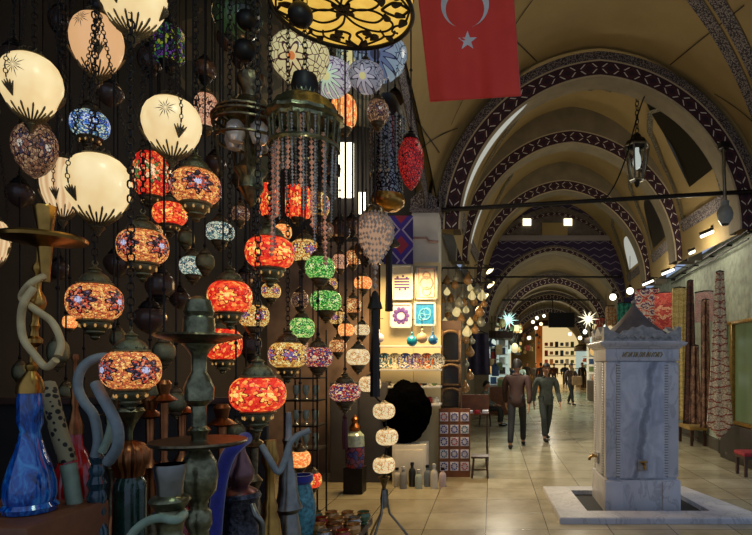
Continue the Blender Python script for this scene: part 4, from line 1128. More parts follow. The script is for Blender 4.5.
# metal rack of glassware behind the lanterns
D = 5.6; a = P(290, 375, D); b = P(322, 452, D)
t = thing('glass_rack', 'black wire rack with shelves of clear glassware', 'rack', (a.x, D, 0))
w = b.x - a.x
for i, yy in enumerate((378, 400, 425, 448)):
    z = CH + (VY - yy) * D / F; MB().box((w / 2, 0, z), (w, .3, .015)).build('shelf', BLACKIRON, t, smooth=False)
for sx in (0, w):
    for sy in (-.15, .15): MB().box((sx, sy, 1.0), (.015, .015, 2.0)).build('post', BLACKIRON, t, smooth=False)
CLEARG = plain('greenish clear glass', (170, 184, 160), .08, 0, .3, 20, spec=.8)
vs_ = MB().lathe([(0, 0), (.6, 0), (.25, .15), (.2, .5), (.8, .9), (1, 1.5), (.9, 2.0), (.8, 1.9), (0, 1.2)], 14).mesh('glass_goblet')
for i, yy in enumerate((400, 425, 448)):
    z = CH + (VY - yy) * D / F + .008
    for j in range(3):
        o = inst('glass_goblet', vs_, CLEARG, None, (a.x + w * (.2 + .3 * j), D, z), (.035, .035, .07)); tag(o, 'clear glass goblet on the black wire rack', 'goblet', 'goblets on the wire rack')

# ================================================================== THE LIT SHOP BEHIND
SW = P(0, 0, 8.3)
CREAMW = plain('lit cream shop wall', (206, 192, 150), .7, 0, .08, 2)
D = 8.32
a = P(380, 0, D).x; b = P(413, 0, D).x
t = thing('shop_wall_panel', 'cream back panel of the lit shop behind frames and shelves', 'panel', ((a + b) / 2, D, 0))
zt2 = CH + (VY - 262) * D / F
MB().box((0, .06, zt2 / 2), (b - a, .06, zt2)).build('board', CREAMW, t, smooth=False)
a3 = P(258, 0, 8.5).x; b3 = P(379, 0, 8.5).x
t = thing('shop_wall_panel', 'brownish pink hanging behind the small lanterns left of the frames', 'panel', ((a3 + b3) / 2, 8.5, 0))
MB().box((0, 0, 1.75), (b3 - a3, .05, 3.5)).build('board', plain('brown pink cloth', (122, 100, 84), .85, 0, .4, 3), t, smooth=False)
b2 = P(441, 0, D).x; a2 = P(413, 0, D).x
t = thing('shop_wall_panel', 'narrow cream panel on the pillar behind the blue ceramic balls', 'panel', ((a2 + b2) / 2, D, 0))
MB().box((0, .04, zt2 / 2), (b2 - a2 - .01, .03, zt2)).build('board', CREAMW, t, smooth=False)
def tilemat():
    t = T('purple blue patterned cloth'); co = t.coord(); x, y, z = t.xyz(co)
    d = t.ma('ADD', t.ma('ABSOLUTE', t.ma('SUBTRACT', t.ma('FRACT', t.ma('MULTIPLY', x, 2.6)), .5)), t.ma('ABSOLUTE', t.ma('SUBTRACT', t.ma('FRACT', t.ma('MULTIPLY', z, 2.2)), .5)))
    c = t.ramp(d, [(0, sl((150, 40, 70))), (.3, sl((60, 40, 150))), (.52, sl((170, 160, 196))), (.6, sl((44, 30, 116)))], 'CONSTANT')
    t.setp(base=c, rough=.5); return t.m
p0 = P(384, 264, 8.3); p1 = P(413, 216, 8.3)
o = MB().box(((p0.x + p1.x) / 2, 8.3, (p0.z + p1.z) / 2), (p1.x - p0.x, .04, p1.z - p0.z)).build('hanging_cloth', tilemat(), smooth=False)
tag(o, 'purple and blue diamond cloth above the framed calligraphy', 'cloth')
# framed pieces
def frame(x0, y0, x1, y1, label, fm, inner, marks=None, D=8.22):
    p0 = P(x0, y1, D); p1 = P(x1, y0, D); w = p1.x - p0.x; h = p1.z - p0.z
    t = thing('picture_frame', label, 'picture', ((p0.x + p1.x) / 2, D, (p0.z + p1.z) / 2))
    m = MB(); bw = .028
    for sx in (-1, 1): m.bbox((sx * (w - bw) / 2, 0, 0), (bw, .04, h), .006)
    for sz in (-1, 1): m.bbox((0, 0, sz * (h - bw) / 2), (w, .04, bw), .006)
    m.build('frame', fm, t)
    pa = MB().box((0, .01, 0), (w - bw, .012, h - bw)).build('sheet', inner, t, smooth=False)
    if marks:
        mt, shapes = marks; m = MB()
        for s_ in shapes:
            if s_[0] == 'line': m.tube([(s_[1] * w, -.002, s_[2] * h), (s_[3] * w, -.002, s_[4] * h)], s_[5], 5)
            elif s_[0] == 'ring': m.tube([(s_[1] * w + s_[3] * math.cos(q), -.002, s_[2] * h + s_[3] * math.sin(q)) for q in [2 * PI * i / 20 for i in range(21)]], s_[4], 5, False)
            elif s_[0] == 'dot': m.ball((s_[1] * w, -.002, s_[2] * h), (s_[3], .004, s_[3]), 8, 6)
        m.build('calligraphy' if 'calligraphy' in label else 'motif', mt, pa)
    return t
PURP = plain('purple ink', (90, 60, 140), .6); PAPER = plain('cream paper', (232, 220, 184), .7, 0, .06); SILVF = plain('silver grey frame', (150, 150, 146), .4, .4)
PINK = plain('pale pink ink', (196, 150, 140), .6); BLUEP = plain('bright blue enamel', (32, 128, 190), .3, 0, .25, 20); WPAP = plain('white lilac paper', (206, 196, 206), .6, 0, .06)
lines = [('line', -.34, z, .34, z, .012) for z in (.10, .02, -.06, -.14)] + [('dot', dx, dz, .018) for dx, dz in ((-.2, .15), (.05, .18), (.22, .13), (-.1, -.2), (.15, -.19))]
frame(391, 265, 413, 300, 'cream calligraphy panel with purple script lines in a pale frame', WHITEWALL, PAPER, (PURP, lines))
frame(415, 266, 438, 300, 'ornamental panel with faint pink floral border in a silver frame', SILVF, PAPER, (PINK, [('ring', 0, 0, .09, .012), ('ring', 0, .22, .05, .01), ('ring', 0, -.24, .06, .01), ('line', -.34, -.4, -.34, .4, .008), ('line', .34, -.4, .34, .4, .008), ('line', -.34, .42, .34, .42, .008), ('line', -.34, -.42, .34, -.42, .008)]))
frame(390, 303, 412, 328, 'white square panel with a purple sun ornament', WHITEWALL, WPAP, (PURP, [('ring', 0, 0, .07, .016)] + [('dot', .30 * math.cos(q), .27 * math.sin(q), .03) for q in [2 * PI * i / 10 for i in range(10)]]))
frame(414, 302, 436, 326, 'bright blue square panel in a white frame', WHITEWALL, BLUEP, (plain('light blue ink', (110, 190, 220), .5), [('ring', 0, 0, .08, .008), ('ring', .1, .1, .05, .006), ('ring', -.15, -.12, .05, .006)]))
# shelf boards and their goods
Dz = 8.05
def shelf(y, x0, x1, label, dep=.34):
    p0 = P(x0, y, Dz - .17); p1 = P(x1, y, Dz - .17)
    o = MB().bbox(((p0.x + p1.x) / 2, Dz, p0.z - .015), (p1.x - p0.x, dep, .03), .004).build('display_shelf', WHITEWALL); tag(o, label, 'shelf'); return p0.z
z1 = shelf(369, 378, 440, 'pale shelf carrying the row of painted plates')
z2 = shelf(386, 384, 440, 'narrow pale shelf of small bowls, second from the top')
z3 = shelf(404, 384, 440, 'pale shelf behind the black bundle, lowest of the three')
z0 = shelf(345, 378, 440, 'thin pale ledge below the blue framed panel', .12)
plate = MB()
plate.lathe([(0, .0), (.5, .02), (.8, .1), (1, .2), (1, .24), (.78, .15), (.5, .07), (0, .05)], 24)
PLATE = plate.mesh('plate_body')
pcols = [((60, 110, 130), 'teal'), ((190, 180, 140), 'sand coloured'), ((70, 90, 170), 'cobalt'), ((170, 130, 180), 'lilac'), ((220, 110, 50), 'orange'), ((186, 190, 190), 'grey white')]
for i, (c, nm) in enumerate(pcols):
    pm = mosaic('%s painted plate' % nm, [c, (220, 214, 196), tuple(int(q * .6) for q in c)], None, 5, 0.0, 5, .06)
    x = P(384 + i * 10.6, 0, Dz).x
    t = thing('painted_plate', '%s painted plate standing on the upper shelf' % nm, 'plate', (x, Dz + .02, z1), 'painted plates on the upper shelf')
    R = .115; inst('body', PLATE, pm, t, (0, 0, R * .98), (R, R, R), (math.radians(78), 0, 0))
    MB().tube([(-.05, -.05, .004), (0, .06, .06), (.05, -.05, .004)], .005, 5).build('stand', BLACKIRON, t)
bw = MB().lathe([(0, 0), (.5, 0), (.5, .08), (.9, .5), (1, .8), (.95, .8), (.8, .45), (0, .15)], 16).mesh('bowl')
cols = [('white', (220, 214, 196)), ('rust', (170, 84, 50)), ('blue', (50, 90, 150)), ('green', (90, 130, 80)), ('black', (40, 36, 36)), ('red', (170, 40, 40)), ('yellow', (210, 170, 80))]
cm = {n: plain(n + ' glazed ceramic', c, .25, 0, .2, 14) for n, c in cols}
for i in range(9):
    n, _ = cols[(i * 3) % 7]; x = P(394 + i * 5.1, 0, Dz).x
    o = inst('ceramic_bowl', bw, cm[n], None, (x, Dz - .06, z2), .042); tag(o, 'small %s ceramic bowl on the second shelf' % n, 'bowl', 'small bowls on the second shelf')
jr = MB().lathe([(0, 0), (.8, 0), (1, .3), (1, 1.2), (.6, 1.5), (.6, 1.7), (.7, 1.75), (.3, 1.9), (0, 1.95)], 16).mesh('jar')
for i in range(4):
    n, _ = cols[(i * 2 + 1) % 7]; x = P(418 + i * 6, 0, Dz).x
    o = inst('ceramic_jar', jr, cm[n], None, (x, Dz - .04, z3), .05); tag(o, 'little %s jar on the lowest shelf beside the black bundle' % n, 'jar', 'jars on the lowest shelf')
TURQB = plain('turquoise glaze', (22, 140, 176), .15, 0, .2, 10, coat=.5); CREAMB = plain('cream glaze', (206, 176, 140), .3, 0, .1, 10); BLUEEYE = plain('blue eye glass', (40, 110, 170), .15, 0, .4, 20)
for (x, y, r, mt, lab) in [(412, 341, 5.5, TURQB, 'turquoise ceramic ball hung in front of the shelves'), (422, 338, 5.5, CREAMB, 'cream ceramic egg hung beside the turquoise ball'), (433, 340, 5, BLUEEYE, 'blue glass eye amulet hung by the pillar'), (379, 338, 5, WPAP, 'round lilac plate ornament hung left of the shelves')]:
    D = 7.8; p = P(x, y, D); R = r * D / F
    t = thing('hanging_ornament', lab, 'ornament', p)
    MB().lathe([(0, -1), (.5, -.86), (.87, -.5), (1, 0), (.87, .5), (.5, .86), (.2, 1.0), (.16, 1.4), (.26, 1.5), (.1, 1.7), (0, 1.7)], 18).build('ball', mt, t).scale = (R, R, R)
    MB().tube([(0, 0, R * 1.6), (0, 0, R * 4), (0, .3, R * 4.2)], .006, 5).build('cord', BLUEEYE if mt is BLUEEYE else BLACKIRON, t)
# big black fleecy bundle
random.seed(8)
D = 7.86; p = P(406, 443, D); k = D / F
FLEECE = plain('black fleece', (5, 5, 5), 1.0, 0, .4, 60, .8, spec=0.0)
bm = bmesh.new(); bmesh.ops.create_icosphere(bm, subdivisions=5, radius=1.0)
from mathutils import noise as mn
for v in bm.verts:
    q = v.co.normalized(); d = 1 + .10 * mn.noise(q * 2.2) + .05 * mn.noise(q * 6) + .03 * mn.noise(q * 14)
    v.co = Vector((q.x * 24.5 * k * d, q.y * .22 * d, q.z * 31 * k * d + 31 * k))
me = bpy.data.meshes.new('black_bundle'); bm.to_mesh(me); bm.free()
for pl in me.polygons: pl.use_smooth = True
me.materials.append(FLEECE)
o = bpy.data.objects.new('black_bundle', me); COL.objects.link(o); o.location = (p.x, D, p.z); tag(o, 'large round black fleecy bundle sitting on the lit white chest', 'bundle')
WHITELIT = plain('white lacquer', (248, 240, 214), .4, 0, .05)
pa = P(392, 470, 7.9); pb = P(427, 443, 7.86)
t = thing('white_chest', 'low white chest under the black bundle', 'chest', (P(411, 0, 7.88).x, 7.88, 0))
MB().bbox((0, 0, pb.z / 2), (.46, .4, pb.z), .01).build('body', WHITELIT, t)
MB().bbox((0, -.205, pb.z / 2), (.38, .012, pb.z * .75), .004).build('door', WHITELIT, t)
GREYCAB = plain('dark grey cabinet paint', (70, 68, 66), .55, 0, .2, 3)
pa = P(332, 0, 7.9); pb = P(388, 0, 7.9); zc = CH + (VY - 382) * 7.9 / F
t = thing('grey_cabinet', 'plain dark grey cabinet behind the purple mosaic lantern', 'cabinet', ((pa.x + pb.x) / 2, 7.9, 0))
MB().bbox((0, .1, zc / 2), (pb.x - pa.x, .4, zc), .01).build('body', GREYCAB, t)
for sx in (-1, 1): MB().bbox((sx * (pb.x - pa.x) / 4, -.108, zc / 2 + .04), ((pb.x - pa.x) / 2 - .03, .016, zc - .14), .006).build('door', GREYCAB, t)
# jar of coloured sweets
D = 7.2; p = P(355, 467, D); k = D / F
t = thing('glass_jar', 'tall lidded glass jar with red and blue contents before the grey cabinet', 'jar', (p.x, D, 0))
zb = max(0, p.z)
MB().box((0, 0, zb / 2 + .001), (.24, .24, max(.004, zb))).build('base', BLACKIRON, t, smooth=False)
MB().lathe([(0, zb), (9 * k, zb), (9.5 * k, zb + 4 * k), (9.5 * k, zb + 21 * k), (0, zb + 21 * k)], 18).build('contents', mosaic('red blue sweets', [(140, 40, 50), (60, 60, 130), (110, 60, 90)], None, 16, 0.0), t)
MB().lathe([(9.6 * k, zb + 21 * k), (9 * k, zb + 32 * k), (5 * k, zb + 36 * k), (0, zb + 37 * k)], 18).build('glass_dome', CLEARG, t)
MB().lathe([(5 * k, zb + 36 * k), (6 * k, zb + 40 * k), (3 * k, zb + 44 * k), (4 * k, zb + 48 * k), (0, zb + 53 * k)], 14).build('lid', COPPER, t)
# bottles on the paving
bt = MB().lathe([(0, 0), (1, 0), (1.05, .1), (1.05, 2.2), (.9, 2.5), (.45, 2.8), (.4, 3.2), (0, 3.2)], 16).mesh('bottle_body')
cpm = MB().lathe([(.5, 3.15), (.55, 3.2), (.55, 3.6), (0, 3.65)], 12).mesh('bottle_cap')
bc = [('greyish white', (190, 186, 172)), ('grey', (140, 140, 134)), ('black', (40, 40, 36)), ('clear greenish', (170, 184, 170)), ('grey blue', (120, 130, 140)), ('white', (214, 208, 192)), ('pink capped white', (200, 180, 180))]
for i, (nm, c) in enumerate(bc):
    x = 397 + i * 7.6; D = 7.55; p = P(x, 0, D)
    t = thing('bottle', '%s bottle in the row on the paving before the white chest' % nm, 'bottle', (p.x, D - (i % 2) * .12, 0), 'bottles on the paving')
    sc = (.046, .046, .07 + .010 * (i % 3)); inst('body', bt, plain(nm + ' bottle', c, .2, 0, .15, 20), t, (0, 0, 0), sc); inst('cap', cpm, WHITEWALL if i % 2 else BLACKIRON, t, (0, 0, 0), sc)
# carved dark mirror cabinet at the corner
D = 8.3; pa = P(440, 0, D); pb = P(461, 0, D); w = pb.x - pa.x
t = thing('carved_cabinet', 'tall carved wooden cabinet with three arched mirrors at the shop corner', 'cabinet', ((pa.x + pb.x) / 2, D, 0))
CARV = plain('gilded dark carving', (92, 70, 44), .4, .4, .7, 50, .5)
MB().box((0, .2, 1.15), (w, .2, 2.3)).build('body', WOOD, t, smooth=False)
MIRR = T('dark mirror'); MIRR.setp(base=sl((60, 60, 58)), rough=.12, metal=.9); MIRR = MIRR.m
for i, (y0, y1) in enumerate([(330, 362), (364, 386), (388, 410)]):
    za = CH + (VY - y1) * D / F; zb = CH + (VY - y0) * D / F
    m = MB()
    for sx in (-1, 1): m.bbox((sx * (w / 2 - .02), .08, (za + zb) / 2), (.04, .06, zb - za), .008)
    m.bbox((0, .08, za + .015), (w, .06, .03), .006)
    m.tube([(w * .46 * math.cos(q), .08, zb - .1 + .09 * math.sin(q)) for q in [PI * j / 12 for j in range(13)]], .025, 8)
    fr = m.build('arched_frame', CARV, t)
    MB().plate([(-w * .42, za + .03), (w * .42, za + .03), (w * .42, zb - .1), (w * .2, zb - .03), (-w * .2, zb - .03), (-w * .42, zb - .1)], .09, .10).build('mirror', MIRR, fr, smooth=False)
# jewellery board and stool
D = 8.3
t = thing('jewellery_board', 'orange brown board hung with rows of blue bead cards', 'board', (P(455, 0, D).x, D, 0))
MB().box((0, -.12, .5), (.46, .03, 1.0)).build('board', WOODMID, t, smooth=False)
for sx in (-1, 1): MB().box((sx * .2, .06, .42), (.03, .36, .03), rx=1.0).build('leg', WOOD, t, smooth=False)
CARD = plain('white card', (206, 204, 214), .6); 
bcs = [plain('blue beads', (40, 50, 140), .15, 0, .4, 40), plain('red beads', (160, 30, 40), .15, 0, .4, 40), plain('teal beads', (40, 110, 130), .15, 0, .4, 40)]
for r_ in range(5):
    for c_ in range(3):
        cd = MB().bbox((-.15 + c_ * .15, -.142, .88 - r_ * .18), (.12, .006, .13), .003).build('bead_card', CARD, t)
        m = MB()
        for q in range(9):
            a = 2 * PI * q / 9; m.ball((-.15 + c_ * .15 + .04 * math.cos(a), -.15, .88 - r_ * .18 + .045 * math.sin(a)), .012, 6, 4)
        m.build('beads', bcs[0] if (r_ + c_) % 3 else bcs[1 + r_ % 2], cd)
t = thing('jewellery_stand', 'small rack of red and white trinkets beside the jewellery board', 'rack', (P(474, 0, 9.4).x, 9.4, 0))
MB().box((0, 0, .82), (.5, .3, .03)).build('tray', WOODMID, t, smooth=False)
MB().box((0, .1, .98), (.5, .03, .3)).build('back', WOODMID, t, smooth=False)
for sx in (-1, 1):
    for sy in (-1, 1): MB().box((sx * .22, sy * .12, .405), (.03, .03, .81)).build('leg', WOOD, t, smooth=False)
for i in range(8):
    o = MB().bbox((P(474, 0, 9.4).x - .2 + (i % 4) * .13, 9.34 - .1 * (i // 4), .86), (.1, .07, .05), .01).build('trinket_box', [bcs[1], CARD][i % 2]); tag(o, ('red' if i % 2 == 0 else 'white') + ' trinket box on the small rack beside the jewellery board', 'box', 'trinkets on the small rack')
D = 8.2
t = thing('wooden_stool', 'small dark wooden stool on the paving at the shop corner', 'stool', (P(480, 0, D).x, D, 0))
MB().bbox((0, 0, .30), (.26, .26, .03), .008).build('seat', WOOD, t)
for sx in (-1, 1):
    for sy in (-1, 1): MB().tube([(sx * .09, sy * .09, .29), (sx * .115, sy * .115, 0)], .014, 8).build('leg', WOOD, t)
MB().box((0, -.1, .12), (.2, .015, .015)).build('stretcher', WOOD, t, smooth=False)
# ================================================================== HALL STALLS, LAMPS, FLAG
# iron bracket and hanging glassware over the corner stall
random.seed(4)
GL = [glow('lit cream drop glass', (236, 214, 150), .7, .2), plain('amber drop glass', (150, 110, 60), .15, 0, .3, 20, coat=.5), plain('clear drop glass', (150, 150, 130), .1, .2, .3, 20, coat=.5)]
drop = MB().lathe([(0, -1), (.5, -.9), (.9, -.5), (1, -.1), (.8, .4), (.4, .9), (.2, 1.3), (.24, 1.4), (0, 1.45)], 14).mesh('glass_drop')
ring = MB().lathe([(.22, 1.3), (.3, 1.4), (.2, 1.5), (.05, 1.6), (0, 1.6)], 10).mesh('drop_cap')
D = 9.2
for z, nm in ((CH + (VY - 268) * D / F, 'upper'), (CH + (VY - 283) * D / F, 'lower')):
    t = thing('hanging_rail', 'black iron rail, %s of two over the corner stall' % nm, 'rail', (-.4, D, z))
    MB().tube([(-.42, 0, 0), (.42, 0, 0)], .015, 8).build('bar', BLACKIRON, t)
    MB().tube([(-.42, 0, 0), (-.45, .1, -.1), (-.44, .1, -.3)], .012, 8).build('bracket', BLACKIRON, t)
gl = [(447, 292, 0), (455, 285, 1), (462, 296, 2), (470, 288, 0), (449, 308, 2), (457, 312, 0), (466, 310, 0), (474, 302, 1), (480, 312, 1), (445, 322, 0), (453, 326, 0), (462, 326, 2), (470, 322, 0), (466, 340, 1), (470, 352, 1), (466, 364, 2), (470, 376, 1), (465, 388, 1), (443, 300, 1), (451, 299, 1), (459, 303, 2), (464, 303, 1), (472, 296, 0), (477, 290, 2), (484, 304, 1), (475, 330, 1), (481, 322, 2), (448, 315, 1), (461, 319, 1), (467, 332, 0), (472, 341, 2), (476, 318, 1), (468, 280, 1), (456, 278, 2), (447, 281, 1), (482, 296, 0)]
for i, (x, y, k) in enumerate(gl):
    D = 8.9 + (i % 4) * .09; p = P(x, y, D)
    nm = ['lit cream', 'amber', 'clear'][k]
    t = thing('hanging_glass_drop', '%s glass drop lamp in the cluster over the corner stall' % nm, 'lamp', p, 'glass drop lamps over the corner stall')
    inst('drop', drop, GL[k], t, (0, 0, 0), .055 + .012 * (i % 3)); inst('cap', ring, BRASS, t, (0, 0, 0), .055 + .012 * (i % 3))
    MB().tube([(0, 0, .07), (0, 0, CH + (VY - 268) * 9.2 / F - p.z)], .004, 5).build('cord', BLACKIRON, t)
# spot lamps on the stall fronts
SPOTG = glow('lit spot lamp face', (255, 236, 178), 3.0)
def spot(x, y, D, label, aim, r=5, grp=None):
    p = P(x, y, D); R = r * D / F; a = Vector(aim).normalized()
    t = thing('hanging_spot_lamp', label, 'lamp', p, grp)
    R3 = (-a).to_track_quat('Z', 'Y')
    o = MB().lathe([(0, 1.5), (.35, 1.5), (.45, 1.1), (.8, .5), (1, 0), (.93, 0), (.7, .5)], 18).build('shade', SILVER, t); o.scale = (R,) * 3; o.rotation_mode = 'QUATERNION'; o.rotation_quaternion = R3
    o = MB().lathe([(0, .02), (.9, .05), (.6, .4), (0, .5)], 18).build('lit_face', SPOTG, t); o.scale = (R,) * 3; o.rotation_mode = 'QUATERNION'; o.rotation_quaternion = R3
    MB().tube([(-a) * R * 1.4, (-a) * R * 1.4 + Vector((-.12, 0, .08)), (-.35, 0, .12)], .01, 6).build('arm', BLACKIRON, t)
for i, (x, y, D, l) in enumerate([(490, 271, 12.5, 'highest'), (491, 285, 11.8, 'second highest'), (485, 297, 11.0, 'third from the top'), (479, 308, 10.3, 'lowest')]):
    spot(x, y, D, 'white stall spot lamp, %s in the column left of the hall' % l, (.6, -.3, -.75))
# fluorescent arm lamps along the right wall
FLUO = glow('lit fluorescent tube', (255, 250, 226), 2.6)
rz = 3.78
t = thing('wall_rail', 'black rail carrying the arm lamps along the right wall', 'rail', (XR(9) - .10, 8.9, rz))
MB().tube([(0, 0, 0), (XR(14) - XR(8.9), 5.1, 0)], .022, 8).build('bar', BLACKIRON, t)
MB().tube([(0, 0, -.14), (XR(14) - XR(8.9), 5.1, -.12)], .014, 8).build('cable', BLACKIRON, t)
for q in range(6): MB().box((lerp(0, XR(14) - XR(8.9), q / 5) + .05, 5.1 * q / 5, -.03), (.12, .03, .03)).build('bracket', BLACKIRON, t, smooth=False)
for (x, y, D, l) in [(708, 234, 10.0, 'nearest'), (696, 251, 10.8, 'middle'), (668, 272, 12.4, 'farther'), (648, 283, 13.6, 'farthest')]:
    p = P(x, y, D)
    t = thing('wall_lamp', 'lit fluorescent arm lamp on the right wall rail, %s of four' % l, 'lamp', p)
    MB().tube([(-.13, 0, -.05), (.13, 0, .06)], .028, 10).build('tube', FLUO, t)
    MB().tube([(-.15, 0, -.01), (.15, 0, .11)], .035, 8, flat=.5).build('reflector', BLACKIRON, t)
    MB().tube([(.05, 0, .09), (.05, 0, .14), (XR(D) - p.x - .08, 0, .10 if D > 9 else .1)], .011, 6).build('arm', BLACKIRON, t)
BULB = glow('lit round bulb', (255, 252, 236), 3.0)
for (x, y, D, l) in [(613, 297, 15.0, 'round white globe lamp behind the fountain roof, right one'), (630, 291, 14.4, 'white teardrop bulb lamp beside the round globe lamp')]:
    p = P(x, y, D); t = thing('hanging_globe_bulb', l, 'lamp', p)
    MB().ball((0, 0, 0), .09, 16, 10).build('bulb', BULB, t); MB().lathe([(.04, .07), (.05, .1), (.03, .16), (0, .17)], 12).build('cap', BLACKIRON, t)
    MB().tube([(0, 0, .16), (0, 0, .9)], .008, 6).build('cord', BLACKIRON, t)
# tie rods and hanging screen
def rod(D, x0, z0, x1, z1, label, r=.03):
    t = thing('tie_rod', label, 'rod', (x0, D, z0))
    MB().tube([(0, 0, 0), (x1 - x0, 0, z1 - z0)], r, 10).build('bar', BLACKIRON, t)
    for q in (0.02, .98): MB().tube([((x1 - x0) * q, 0, (z1 - z0) * q), ((x1 - x0) * (q + .01), 0, (z1 - z0) * q)], r * 1.9, 10).build('collar', BLACKIRON, t)
a = P(440, 210, 8.75); b = P(760, 191, 8.75); rod(8.75, a.x, a.z, b.x, b.z, 'long black iron tie rod across the nearest painted arch', .036)
for (y, D, l, x0, x1) in [(277, 17.55, 'thin tie rod across the arch of the navy wall', 488, 622), (300, 19.5, 'thin tie rod from which the dark screen hangs', 502, 600)]:
    a = P(x0, y, D); b = P(x1, y, D); rod(D, a.x, a.z, b.x, b.z, l, .03)
D = 19.4; p = P(561.5, 320, D); k = D / F
t = thing('hanging_screen', 'dark rectangular screen hanging under the thin tie rod', 'screen', p)
MB().bbox((0, 0, 0), (26 * k, .12, 15 * k), .02).build('housing', plain('black screen case', (14, 14, 16), .7), t)
MB().box((0, -.062, 0), (24 * k, .006, 13 * k)).build('panel', plain('dark screen glass', (10, 10, 18), .8), t, smooth=False)
for sx in (-.3, .3): MB().tube([(sx, 0, 7 * k), (sx, .06, 19.5 * k)], .015, 6).build('hanger', BLACKIRON, t)
# star lamps
def star_lamp(x, y, D, R, rgb, label):
    p = P(x, y, D); t = thing('hanging_star_lamp', label, 'lamp', p)
    m = MB(); random.seed(2)
    for i in range(26):
        z = 1 - 2 * (i + .5) / 26; a = 2.39996 * i; r = math.sqrt(1 - z * z); d = Vector((r * math.cos(a), r * math.sin(a), z)); o = d.orthogonal().normalized(); q = d.cross(o)
        L_ = R * (1.0 if i % 2 else .72); w = R * .09
        m.add([d * L_, d * R * .15 + o * w, d * R * .15 - o * .5 * w + q * .87 * w, d * R * .15 - o * .5 * w - q * .87 * w], [(0, 1, 2), (0, 2, 3), (0, 3, 1)])
    m.ball((0, 0, 0), R * .2, 10, 8)
    m.build('star', glow('lit star lamp %d' % x, rgb, 1.5), t, smooth=False)
    MB().tube([(0, 0, R * .3), (0, 0, 1.3)], .01, 5).build('cord', BLACKIRON, t)
star_lamp(508, 320, 20.5, .42, (186, 232, 220), 'pale green many-pointed star lamp on the left of the hall')
star_lamp(588, 319, 20.5, .42, (250, 240, 206), 'cream many-pointed star lamp near the fountain roof')
# iron lantern with bulb and grey globe lamp at the right
D = 9.4; p = P(637, 160, D); k = D / F
t = thing('hanging_iron_lantern', 'six-sided iron and glass lantern with white bulb under the vault', 'lantern', p)
m = MB(); R0, R1, h0, h1 = 7 * k, 12 * k, -20 * k, 14 * k
for i in range(6):
    a = 2 * PI * i / 6; a2 = 2 * PI * (i + 1) / 6
    A = Vector((R0 * math.cos(a), R0 * math.sin(a), h0)); Bq = Vector((R1 * math.cos(a), R1 * math.sin(a), h1)); A2 = Vector((R0 * math.cos(a2), R0 * math.sin(a2), h0)); B2 = Vector((R1 * math.cos(a2), R1 * math.sin(a2), h1))
    m.tube([A, Bq], .016, 6); m.tube([A, A2], .016, 6); m.tube([Bq, B2], .018, 6)
m.build('frame', SILVER, t)
MB().lathe([(12.5 * k, 14 * k), (10 * k, 19 * k), (5 * k, 22 * k), (4 * k, 25 * k), (1.5 * k, 27 * k), (0, 28 * k)], 6).build('roof', BLACKIRON, t)
MB().lathe([(0, -28 * k), (2 * k, -26 * k), (3 * k, -22 * k), (7 * k, -20 * k)], 6).build('base', BLACKIRON, t)
GLASS = T('thin lantern glass'); GLASS.setp(base=(.9, .95, .95, 1), rough=.05, trans=1.0, ior=1.02, alpha=.35); GLASS = GLASS.m
MB().lathe([(6.6 * k, -19.6 * k), (11.6 * k, 13.6 * k)], 6).build('glass', GLASS, t, smooth=False)
MB().lathe([(0, -10 * k), (3 * k, -8 * k), (4.2 * k, -3 * k), (3.6 * k, 3 * k), (2 * k, 8 * k), (2 * k, 12 * k), (0, 12 * k)], 14).build('bulb', glow('milky bulb', (214, 224, 216), .6), t)
m = MB(); chain(m, (0, 0, 27 * k), (0, 0, vault(math.acos((p.x - station(D)[0]) / (station(D)[1] + .1)), D).z - p.z), .09); m.build('chain', BLACKIRON, t)
D = 8.7; p = P(725, 214, D); k = D / F
t = thing('hanging_globe_lamp', 'grey glass globe lamp on a white rod at the far right', 'lamp', p)
GREYGL = plain('grey frosted globe', (140, 148, 150), .3, 0, .15, 8)
MB().lathe([(0, -11 * k), (4 * k, -10 * k), (7 * k, -5 * k), (8 * k, 0), (6.5 * k, 5 * k), (4 * k, 8 * k), (4 * k, 13 * k), (0, 13 * k)], 20).build('globe', GREYGL, t)
MB().lathe([(0, -12 * k), (3 * k, -11.5 * k), (4.5 * k, -9 * k), (2 * k, -8.5 * k)], 14).build('black_tip', BLACKIRON, t)
MB().tube([(0, 0, 12 * k), (-.02, 0, 50 * k), (-.02, 0, 1.02)], .028, 10).build('rod', SILVER, t)
MB().bbox((-.02, 0, 1.06), (.14, .14, .1), .01).build('mount', BLACKIRON, t)
t = thing('hanging_cable', 'dark cable slung diagonally from the vault down to the tie rod', 'cable', P(600, 203, 8.9))
a = P(600, 203, 8.9); MB().tube(smooth_path([Vector((0, 0, 0)), P(612, 190, 8.95) - a, P(625, 160, 9.0) - a, P(640, 108, 9.05) - a, P(652, 80, 9.1) - a]), .012, 6).build('cord', BLACKIRON, t)

# flag
D = 4.0
t = thing('hanging_flag', 'red flag with white crescent and star hanging in the crossing', 'flag', P(466, -28, D))
o = t.location
def cloth(u, v):
    """u across, v down"""
    x = lerp(lerp(415, 512, u), lerp(430, 521, u), v); y = lerp(-30, lerp(102, 96, u), v)
    d = D + .022 * math.sin(u * 11 + v * 2) * (.4 + .6 * v) + .012 * math.sin(u * 23 + 1.5) * v
    return P(x, y, d) - o
FLAG = T('red flag cloth'); _n = FLAG.noise(FLAG.coord(), 3, 3); FLAG.setp(base=FLAG.ramp(_n, [(.3, sl((226, 50, 34))), (.7, sl((240, 66, 44)))]), rough=.7, sheen=.3); FLAG = FLAG.m
m = MB(); m.grid(cloth, 48, 48); c = m.build('cloth', FLAG, t); thicken(c, .004)
def on_flag(px_, py_, off):
    v = (py_ + 30) / 129; x0 = lerp(415, 430, v); x1 = lerp(512, 521, v); u = (px_ - x0) / (x1 - x0)
    q = cloth(u, v); return q + Vector((0, off, 0))
